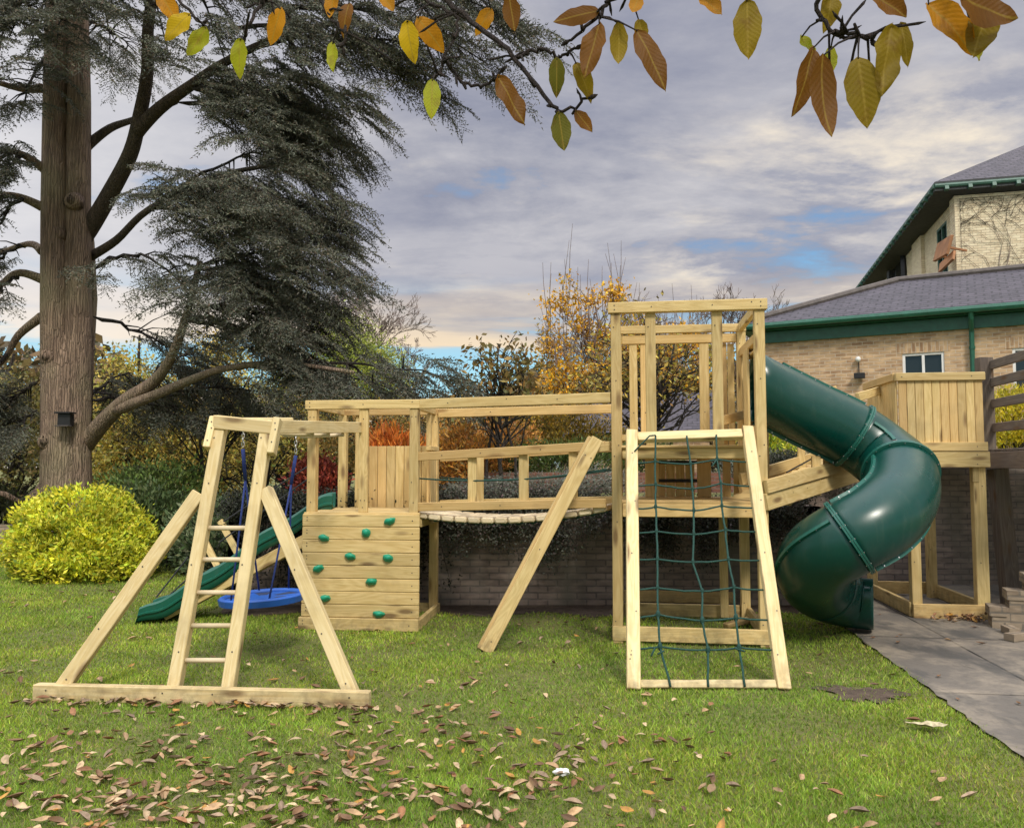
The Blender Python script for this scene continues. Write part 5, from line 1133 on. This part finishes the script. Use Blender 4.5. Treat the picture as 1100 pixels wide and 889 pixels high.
for q, (px, lab) in enumerate(((705, 'fine pinkish leafless tree left of centre above the rear rail of the tall tower'), (752, 'fine pinkish leafless tree above the right half of the tall tower rear rail'))): tb0 = at(px, 480, 34+q*2); bare('bare_tree', lab, (tb0.x, 34+q*2, TZ), (at(px, 338, 34+q*2).z-TZ)*1.2, 1., .17, 'pale_bark', None, 7, (0, 0), .6)
for k, (px, py, rx, ry, Y, cols, lab) in enumerate(((450, 462, 40, 22, 30, [(.22, .15, .05), (.14, .11, .05)], 'low brown hedge tree behind the bridge top beam'), (520, 452, 50, 24, 32, [(.30, .15, .05), (.20, .12, .05)], 'rust brown tree crown behind the brown leaved tree'), (760, 440, 60, 30, 36, [(.16, .13, .07), (.22, .17, .08)], 'grey brown tree crown just beyond the outbuilding roof'))):
    tree('far_tree', lab, 'tree', (at(px, 500, Y).x, Y, TZ), at(px, py-ry*.6, Y), .15, [(px, py, Y, rx, ry), (px, 490, Y, rx, 24)], 7000, .16, cols, None, k_cl=80, sd=.5, limbs=40)
# far-off wood closing the view
nW = 60000; th = rng.uniform(-1.25, 1.0, nW); dist = rng.uniform(46, 62, nW); hgt = (4.6+1.6*np.sin(th*9)+1.1*np.sin(th*23+1)+.7*np.sin(th*51))
pos = np.stack([np.sin(th)*dist, np.cos(th)*dist, TZ+rng.random(nW)**.8*hgt], 1); v, f = leaf_quads(pos, .55*(.6+.8*rng.random(nW)), .6)
o = np_mesh('far_wood', v, f, M['leaf'], None, palette(nW, [(.13, .10, .05), (.18, .13, .05), (.08, .08, .045), (.22, .15, .06)])); tag(o, 'distant brown autumn woodland closing off the garden', 'wood', kind='stuff')

# ================================================================ LAWN GRASS AND FALLEN LEAVES
def rand_in_view(n, y0, y1, pw):
    u = rng.random(n); Y = (y0**pw+u*(y1**pw-y0**pw))**(1/pw); X = (rng.random(n)*2-1)*(Y*.66+.35); return X, Y
def onlawn(X, Y): return (X < path_left(0)+Y*.143+.05*rng.random(len(X))**3-.015+.03*np.sin(Y*6.1)*np.sin(Y*2.3)) & ~((Y > 9.02+.1*np.sin(X*5)) & (X > -3.35))
X, Y = rand_in_view(470000, 3.2, 14.8, .25); k = onlawn(X, Y)
dp = np.hypot((X-ms.x)/.24, (Y-ms.y)/.2); k &= (dp > 1.0) | (rng.random(len(X)) < .12)
dens = .5+.5*np.sin(X*3.1+1.3*np.sin(Y*2.3))*np.sin(Y*2.7+1.1*np.sin(X*1.9)); k &= rng.random(len(X)) < .50+.50*dens
wear = np.maximum(np.exp(-((X-1.6)**2/1.2+(Y-8.3)**2/.8)), np.maximum(.9*np.exp(-((X+2.2)**2/.5+(Y-7.2)**2/.3)), .9*np.exp(-((X-.2)**2/1.6+(Y-8.8)**2/.25)))); wear = np.maximum(wear, np.maximum(.8*np.exp(-((X+2.15)**2/.10+(Y-5.95)**2/.03)), np.maximum(.8*np.exp(-((X-1.4)**2/.35+(Y-6.25)**2/.05)), .95*np.exp(-((X-3.0)**2/.15+(Y-7.9)**2/.2))))); k &= rng.random(len(X)) > wear*(.45+.4*np.sin(X*17+3*np.sin(Y*13))**2)
X, Y = X[k], Y[k]; n = len(X); h = (.012+.018*rng.random(n))*(.8+.5*dens[k])*np.where(Y > 8, 1.15, 1.); wdt = .0016+.00052*Y
an = rng.random(n)*6.283; ln_ = rng.normal(size=(n, 2))*.55*h[:, None]; bx_, by_ = np.cos(an)*wdt, np.sin(an)*wdt; z0 = np.full(n, -.002)
v = np.stack([np.stack([X-bx_, Y-by_, z0], 1), np.stack([X+bx_, Y+by_, z0], 1), np.stack([X+ln_[:, 0], Y+ln_[:, 1], h], 1)], 1).reshape(-1, 3)
gc = palette(n, [(.25, .385, .042), (.32, .44, .052), (.185, .30, .037), (.41, .44, .10), (.40, .32, .12)], (4, 3.2, 3, 1.3, .5), .16, 3)
pt_ = .5+.5*np.sin(X*1.7+2.1*np.sin(Y*1.3+.7))*np.sin(Y*1.6+1.7*np.sin(X*1.1+2.)); gc *= np.repeat(.84+.3*dens[k], 3)[:, None]; gc[:, 0] *= np.repeat(.86+.32*pt_, 3); gc[:, 1] *= np.repeat(.92+.14*pt_, 3)
o = np_mesh('grass', v, np.arange(3*n).reshape(n, 3), M['grassblade'], None, gc); tag(o, 'short green lawn grass with thin patches', 'grass', kind='stuff')

m = N('dry_leaf'); at_ = m.attr(); nn2 = m.noise(m.node('ShaderNodeTexCoord').outputs['Object'], 45., 4.); oi = m.node('ShaderNodeObjectInfo').outputs['Random']
c = m.mix(m.rng(nn2, .35, .7, 0, .55), at_.outputs['Color'], (.09, .05, .025)); br = m.rng(oi, 0, 1, .7, 1.25)
c = m.mix(1., c, m.node('ShaderNodeCombineColor', {0: br, 1: br, 2: br}).outputs[0], 'MULTIPLY'); m.col(c).rough(.7); M['dry_leaf'] = m.m
def leaf_geo(L, wd_, curl, twist, cup, nu=9, nv=5):
    v = []; 
    for i in range(nu):
        t = i/(nu-1); w_ = wd_*math.sin(math.pi*min(1, t*.96+.02))**.75*(1 if t < .85 else .75)
        for j in range(nv):
            s_ = (j/(nv-1)-.5)*2; x_ = (t-.5)*L; y_ = s_*w_*.5; z_h = cup*abs(s_)**1.3*w_+curl*(t-.5)**2*L+math.sin(t*9+s_*2)*.03*wd_
            ca, sa = math.cos(twist*(t-.5)), math.sin(twist*(t-.5)); v.append((x_, y_*ca-z_h*sa, y_*sa+z_h*ca))
    f = [(i*nv+j, (i+1)*nv+j, (i+1)*nv+j+1, i*nv+j+1) for i in range(nu-1) for j in range(nv-1)]
    return v, f
kinds = [('tan', (.50, .33, .17), 'flat tan brown dry leaf lying on the lawn'), ('pale', (.66, .49, .28), 'pale buff dry leaf lying upturned on the lawn'), ('dark', (.19, .105, .05), 'dark brown curled leaf lying on the lawn'), ('red', (.36, .17, .075), 'reddish brown leaf lying on the lawn'), ('yellow', (.52, .27, .05), 'ochre yellow leaf lying on the lawn'), ('grey', (.40, .29, .19), 'greyish folded dead leaf lying on the lawn')]
leaf_me = []
for q, (nm, colr, lab) in enumerate(kinds):
    for r_ in range(3):
        v, f = leaf_geo(.100*random.uniform(.85, 1.1), .043*random.uniform(.85, 1.15), random.uniform(.08, .6)*(-1 if q == 1 else 1)*(1.5 if q == 2 else 1), random.uniform(-.9, .9), random.uniform(.1, .5)*(1.6 if q == 5 else 1))
        zm = min(p[2] for p in v); v = [(a, b, c_-zm) for a, b, c_ in v]
        me = bpy.data.meshes.new('fallen_leaf'); me.from_pydata(v, [], f); ca = me.color_attributes.new('tint', 'FLOAT_COLOR', 'POINT'); arr = np.ones((len(v), 4), dtype=np.float32); arr[:, :3] = np.array(colr)*random.uniform(.9, 1.1); ca.data.foreach_set('color', arr.ravel())
        me.polygons.foreach_set('use_smooth', [True]*len(f)); me.materials.append(M['dry_leaf']); leaf_me.append((q, me, v, f, arr[0, :3].copy()))
# where leaves lie: drifts in the near left, a line along the ladder's ground beam, a thin scatter elsewhere
spots = []
def add(px, py, sx_, sy_, n_):
    for _ in range(n_):
        g = gr(random.gauss(px, sx_), max(540, random.gauss(py, sy_)))
        if 3.2 < g.y < 12: spots.append((g.x, g.y))
add(60, 850, 70, 30, 55); add(170, 868, 70, 24, 55); add(300, 850, 65, 26, 60); add(300, 880, 80, 12, 30); add(420, 868, 70, 24, 40); add(120, 800, 100, 26, 32); add(230, 800, 100, 28, 32); add(420, 800, 110, 34, 50); add(540, 860, 70, 26, 40); add(470, 780, 80, 30, 30); add(620, 820, 80, 34, 40); add(80, 870, 90, 16, 36); add(230, 870, 110, 18, 44); add(330, 790, 160, 40, 40); add(560, 800, 140, 40, 40); add(420, 850, 100, 30, 50); add(200, 830, 140, 40, 60); add(720, 860, 90, 25, 22); add(900, 850, 110, 28, 16)
for _ in range(95):
    g = ba.lerp(bb, random.random()); spots.append((g.x, g.y-abs(random.gauss(.02, .07))-.02))
for _ in range(420):
    x_, y_ = rand_in_view(1, 3.4, 11.5, .6); x_, y_ = float(x_[0]), float(y_[0])
    if random.random() < (1. if x_ < 1 else .42): spots.append((x_, y_))
spots = [(x_, y_) for x_, y_ in spots if x_ < path_left(y_)-.05 and not (y_ > 8.9 and x_ > -3.3) and abs(x_) < y_*.64]
spots.sort(key=lambda p: p[1]); mono = []; 
wts_ = (4, 2.6, 2.2, 1.6, .9, 2.2)
def place(x_, y_):
    q = random.choices(range(6), wts_)[0]; return q*3+random.randrange(3), (x_, y_, .022+random.uniform(-.006, .014)), (random.gauss(0, .22), random.gauss(0, .22), random.uniform(0, 6.28)), random.uniform(.45, .96)
for j, (x_, y_) in enumerate(spots):
    i, lo_, ro_, sc_ = place(x_, y_)
    if j < 300:
        q, me, *_ = leaf_me[i]; o = bpy.data.objects.new('fallen_leaf', me); COL.objects.link(o); o.location = lo_; o.rotation_euler = ro_; o.scale = (sc_,)*3
        tag(o, kinds[q][2], 'leaf', kinds[q][2].replace(' leaf lying', ' leaves lying'))
    else: mono.append((i, lo_, ro_, sc_))
from mathutils import Euler
def merge(name, lst, label):
    VV, FF, CC = [], [], []; n0 = 0
    for i, lo_, ro_, sc_ in lst:
        q, me, v, f, colr = leaf_me[i]; Rm = np.array(Euler(ro_).to_matrix())*sc_; w_ = np.array(v)@Rm.T+np.array(lo_); VV.append(w_); FF.append(np.array(f)+n0); n0 += len(v); CC.append(np.tile(colr*random.uniform(.7, 1.25), (len(v), 1)))
    o = np_mesh(name, np.concatenate(VV), np.concatenate(FF), M['dry_leaf'], None, np.concatenate(CC), None, True); tag(o, label, 'leaf litter', kind='stuff'); return o
merge('leaf_litter', mono, 'small scattered fallen leaves farther back on the lawn')
heap = []
for _ in range(150):
    g = gr(random.uniform(1003, 1072), random.gauss(666, 2.5)); i = random.choice((2, 3, 4, 5))*3; heap.append((i, (g.x, g.y, .03+random.random()*.05), (random.gauss(0, .5), random.gauss(0, .5), random.uniform(0, 6)), .7))
for _ in range(24):
    y_ = random.uniform(5, 9); x_ = path_left(y_)+random.uniform(0, 1.6); heap.append((random.choice((6, 9, 0)), (x_, y_, .026), (0, 0, random.uniform(0, 6)), random.uniform(.4, .8)))
merge('leaf_heap', heap, 'heap of red brown leaves gathered on the path beneath the landing')
g = gr(996, 786); v, f = leaf_geo(.24, .085, .3, .4, .2, 13, 7)
v = [(a, b*(1+.35*math.sin(a*90)), abs(c_)+.012) for a, b, c_ in v]
o = np_mesh('torn_leaf', v, f, M['dry_leaf'], None, np.tile((.75, .66, .40), (len(v), 1))); o.location = (g.x, g.y, .022); o.rotation_euler[2] = -.15; tag(o, 'large torn pale cream leaf lying on the grass left of the path edge', 'leaf')
g = gr(604, 836); bm = bmesh.new(); bmesh.ops.create_icosphere(bm, subdivisions=3, radius=.03)
for v_ in bm.verts: v_.co *= 1+.35*math.sin(v_.co.x*160+v_.co.z*90)*math.cos(v_.co.y*140); v_.co.z *= .5; v_.co.x *= 1.3
me = bpy.data.meshes.new('paper_scrap'); bm.to_mesh(me); bm.free(); me.materials.append(M['white_frame']); o = bpy.data.objects.new('paper_scrap', me); COL.objects.link(o); o.location = (g.x, g.y, .035); tag(o, 'small crumpled white paper scrap on the grass', 'paper')

# ================================================================ OVERHANGING MAGNOLIA
MT = V((4.4, 1.3, 0)); mag = thing('magnolia_tree', 'magnolia reaching over the view with a few big yellow and brown leaves', 'tree', MT)
m = N('magnolia_leaf'); tcu = m.uv(); sp_ = m.node('ShaderNodeSeparateXYZ', {0: tcu}); av = m.math('ABSOLUTE', sp_.outputs[1]); acol = m.attr().outputs['Color']
vein = m.math('SINE', m.math('MULTIPLY', m.math('SUBTRACT', sp_.outputs[0], m.math('MULTIPLY', av, .22)), 75.)); blot = m.noise(m.obj(), 28., 4.)
c = m.mix(m.rng(vein, .2, 1., 0, .10), acol, (.20, .13, .02)); c = m.mix(m.rng(av, .10, .02, 0, .5), c, (.42, .30, .05)); c = m.mix(m.rng(blot, .52, .72, 0, .5), c, (.16, .07, .015))
m.col(c).rough(.55); m._in('Specular IOR Level', .2); tr2 = m.node('ShaderNodeBsdfTranslucent', {'Color': c}); mx = m.node('ShaderNodeMixShader', {0: .5}); m.L(m.b.outputs[0], mx.inputs[1]); m.L(tr2.outputs[0], mx.inputs[2]); m.L(mx.outputs[0], m.out.inputs[0]); m.bump(vein, .12, .002); M['mag_leaf'] = m.m
YEL, YGR, ORA, BRO, OLI, DOL = (.62, .42, .015), (.38, .40, .02), (.56, .25, .012), (.20, .085, .012), (.27, .19, .012), (.13, .125, .015)
# px,py centre, length px, direction of the tip in degrees (90 = straight down, 0 = right), colour, width factor, Y
LV = [(181, 8, 40, 60, ORA, .5, 2.1), (190, 28, 40, 135, YEL, .55, 2.0), (212, 45, 38, 125, YGR, .55, 2.05), (257, 62, 42, 95, YGR, .42, 2.0), (296, 28, 42, 110, ORA, .45, 2.1), (358, 62, 38, 85, YGR, .36, 2.1), (357, 6, 34, 95, ORA, .45, 2.1), (371, 18, 40, 100, BRO, .4, 2.1), (417, 4, 30, 60, ORA, .5, 2.1), (440, 44, 44, 82, YEL, .5, 2.05), (462, 36, 46, 50, ORA, .5, 2.1), (464, 105, 48, 90, YGR, .4, 2.0), (520, 22, 34, 120, ORA, .5, 2.2), (550, 15, 40, 80, BRO, .5, 2.1),
 (619, 17, 52, 172, BRO, .42, 1.9), (636, 54, 72, 105, BRO, .36, 1.9), (549, 108, 62, 62, BRO, .42, 2.0), (598, 83, 42, 90, DOL, .42, 1.95), (627, 86, 48, 68, OLI, .4, 1.95), (603, 141, 44, 82, DOL, .5, 1.95), (627, 130, 32, 55, BRO, .45, 1.95), (665, 48, 50, 88, OLI, .4, 1.9), (690, 35, 30, 75, OLI, .5, 1.9), (700, 63, 78, 66, BRO, .36, 1.85), (683, 5, 26, 110, ORA, .6, 1.9),
 (763, 5, 36, 50, ORA, .6, 1.9), (803, 30, 70, 92, OLI, .44, 1.75), (891, 12, 44, 100, OLI, .5, 1.8), (866, 50, 30, 70, YGR, .5, 1.85), (865, 86, 76, 104, BRO, .32, 1.75), (883, 106, 94, 88, BRO, .32, 1.7), (892, 66, 36, 95, YGR, .4, 1.85), (927, 98, 80, 84, OLI, .46, 1.7), (951, 66, 88, 102, OLI, .36, 1.7), (956, 6, 44, 40, BRO, .6, 1.8), (972, 46, 52, 86, OLI, .3, 1.75), (1022, 28, 76, 50, ORA, .46, 1.6), (1052, 38, 66, 110, OLI, .5, 1.6), (1058, 10, 70, 20, BRO, .62, 1.55), (1046, 52, 40, 95, YGR, .5, 1.65)]
hubs = [(188, -6, 2.1), (300, -10, 2.1), (350, -8, 2.1), (420, -10, 2.1), (470, -4, 2.1), (560, 10, 2.05), (600, 110, 1.97), (640, 20, 1.92), (590, 62, 1.97), (690, 10, 1.9), (765, -12, 1.9), (805, -12, 1.8), (893, 33, 1.78), (937, 38, 1.75), (1000, -4, 1.65), (1050, -8, 1.6)]
limbs = {'a': [(1180, -150, 1.7), (1060, -60, 1.62), (1000, -25, 1.66), (937, -30, 1.72), (880, -2, 1.78), (896, 36, 1.78), (936, 39, 1.75)], 'b': [(880, -90, 1.8), (800, -40, 1.84), (700, -15, 1.9), (660, -2, 1.92), (640, 18, 1.93), (612, 45, 1.96)], 'c': [(800, -100, 1.95), (620, -70, 2.05), (478, -22, 2.1), (505, 22, 2.06), (545, 55, 2.02), (590, 108, 1.98), (603, 119, 1.97), (632, 105, 1.96)], 'd': [(560, -60, 2.1), (400, -26, 2.12), (340, -14, 2.12), (300, -10, 2.12), (230, -14, 2.1), (190, -6, 2.1), (222, 30, 2.06)], 'e': [(478, 62, 2.06), (495, 86, 2.06), (520, 92, 2.06), (537, 78, 2.06)], 'f': [(555, 60, 2.02), (580, 52, 2.0), (600, 62, 1.98), (617, 52, 1.96)], 'g': [(340, -14, 2.12), (352, 14, 2.1), (372, 38, 2.08), (368, 52, 2.08)], 'h': [(430, -20, 2.1), (455, 0, 2.1), (490, 20, 2.07), (478, 62, 2.06), (470, 80, 2.06)], 'i': [(290, -10, 2.1), (268, 25, 2.06), (262, 40, 2.04)], 'j': [(896, 36, 1.78), (920, 37, 1.75), (937, 42, 1.74)]}
tw = MB(); allp = []
for kk, ps in limbs.items():
    P_ = [V(q) for q in cr([tuple(at(*p)) for p in ps], 6)]; P_ = [p+V((random.gauss(0, .003), random.gauss(0, .003), random.gauss(0, .003))) for p in P_]
    r0 = .011 if kk in 'abcd' else .0055; tw.tube(P_, taper(r0, .0034, len(P_)), 7); allp += P_
    for p in P_[3::4]:
        tw.tube([p-V((0, 0, .002)), p+V((random.gauss(0, .01), random.gauss(0, .01), random.gauss(.004, .01)))], [.0055, .003], 6)
    e = P_[-1]; dd = (P_[-1]-P_[-3]).normalized(); tw.tube([e, e+dd*.006, e+dd*.014, e+dd*.022], [.0034, .0062, .005, .0008], 7)
for _ in range(46):
    p = random.choice(allp[12:]); e = p+V((random.gauss(0, .045), random.gauss(0, .03), random.gauss(0, .035))); tw.tube([p, p.lerp(e, .5)+V((0, 0, .006)), e, e+(e-p).normalized()*.014], [.0035, .0028, .0036, .0006], 6)
VV, FF, CC, UU = [], [], [], []; n0 = 0; nu, nv = 13, 7
for px, py, Lp, ang, colr, wf_, Yd in LV:
    Lp *= 1.02; L = Lp*Yd/FPX; c0 = at(px, py, Yd); a_ = R(ang); ex = V((math.cos(a_), random.uniform(-.22, .22), -math.sin(a_))).normalized(); nrm = V((random.uniform(-.4, .4), -1, random.uniform(-.2, .2))); ey = nrm.cross(ex).normalized(); ez = ex.cross(ey)
    base = c0-ex*L*.5; W_ = L*wf_; curl = random.uniform(-.55, .55); cup = random.uniform(-.1, .6); wav = random.uniform(.01, .05); wph = random.uniform(0, 6)
    j = min(allp, key=lambda p: (p-base).length); tw.tube([j, j.lerp(base, .55)+V((0, 0, .004)), base+ex*.006], [.0028, .0022, .0016], 6)
    for i in range(nu):
        t = i/(nu-1); w_ = W_*(math.sin(math.pi*t**.85)**.72 if 0 < t < 1 else 0); w_ *= (1-.25*max(0, t-.8)/.2)
        for q in range(nv):
            s_ = (q/(nv-1)-.5)*2; p = base+ex*(t*L)+ey*(s_*w_*.5*(1+.05*math.sin(t*23+q)))+ez*(curl*L*(t-.3)**2+cup*abs(s_)*w_*.5+wav*L*math.sin(t*11+s_*2.5+wph)*(.3+.7*abs(s_))); VV.append(tuple(p)); UU.append((t, s_*w_/max(W_, 1e-6))); CC.append(np.array(colr)*(1+.12*math.sin(t*3+px)))
    FF += [(n0+i*nv+q, n0+i*nv+q+1, n0+(i+1)*nv+q+1, n0+(i+1)*nv+q) for i in range(nu-1) for q in range(nv-1)]; n0 += nu*nv
for a, b in ((at(1180, -150, 1.7), at(1500, -420, 1.5)), (at(880, -90, 1.8), at(1500, -420, 1.5)), (at(800, -100, 1.95), at(1500, -420, 1.5)), (at(560, -60, 2.1), at(800, -100, 1.95))): tw.tube(bentpath(a, b, .06, 5, .02), taper(.012, .024, 6), 7)
tw.build('twigs', M['twig'], mag, MT, True)
tj = at(1500, -420, 1.5); MB().tube(bentpath(MT-V((0, 0, .1)), V(tj), -.03, 8, .02), taper(.12, .03, 9), 12).build('trunk', M['dark_bark'], mag, MT, True)
o = np_mesh('leaves', VV, FF, M['mag_leaf'], mag, np.array(CC), MT, True)
l = o.data.uv_layers.new(name='UVMap'); uu = np.array(UU, dtype=np.float32)[np.array(FF).ravel()]; l.data.foreach_set('uv', uu.ravel())
# flower buds
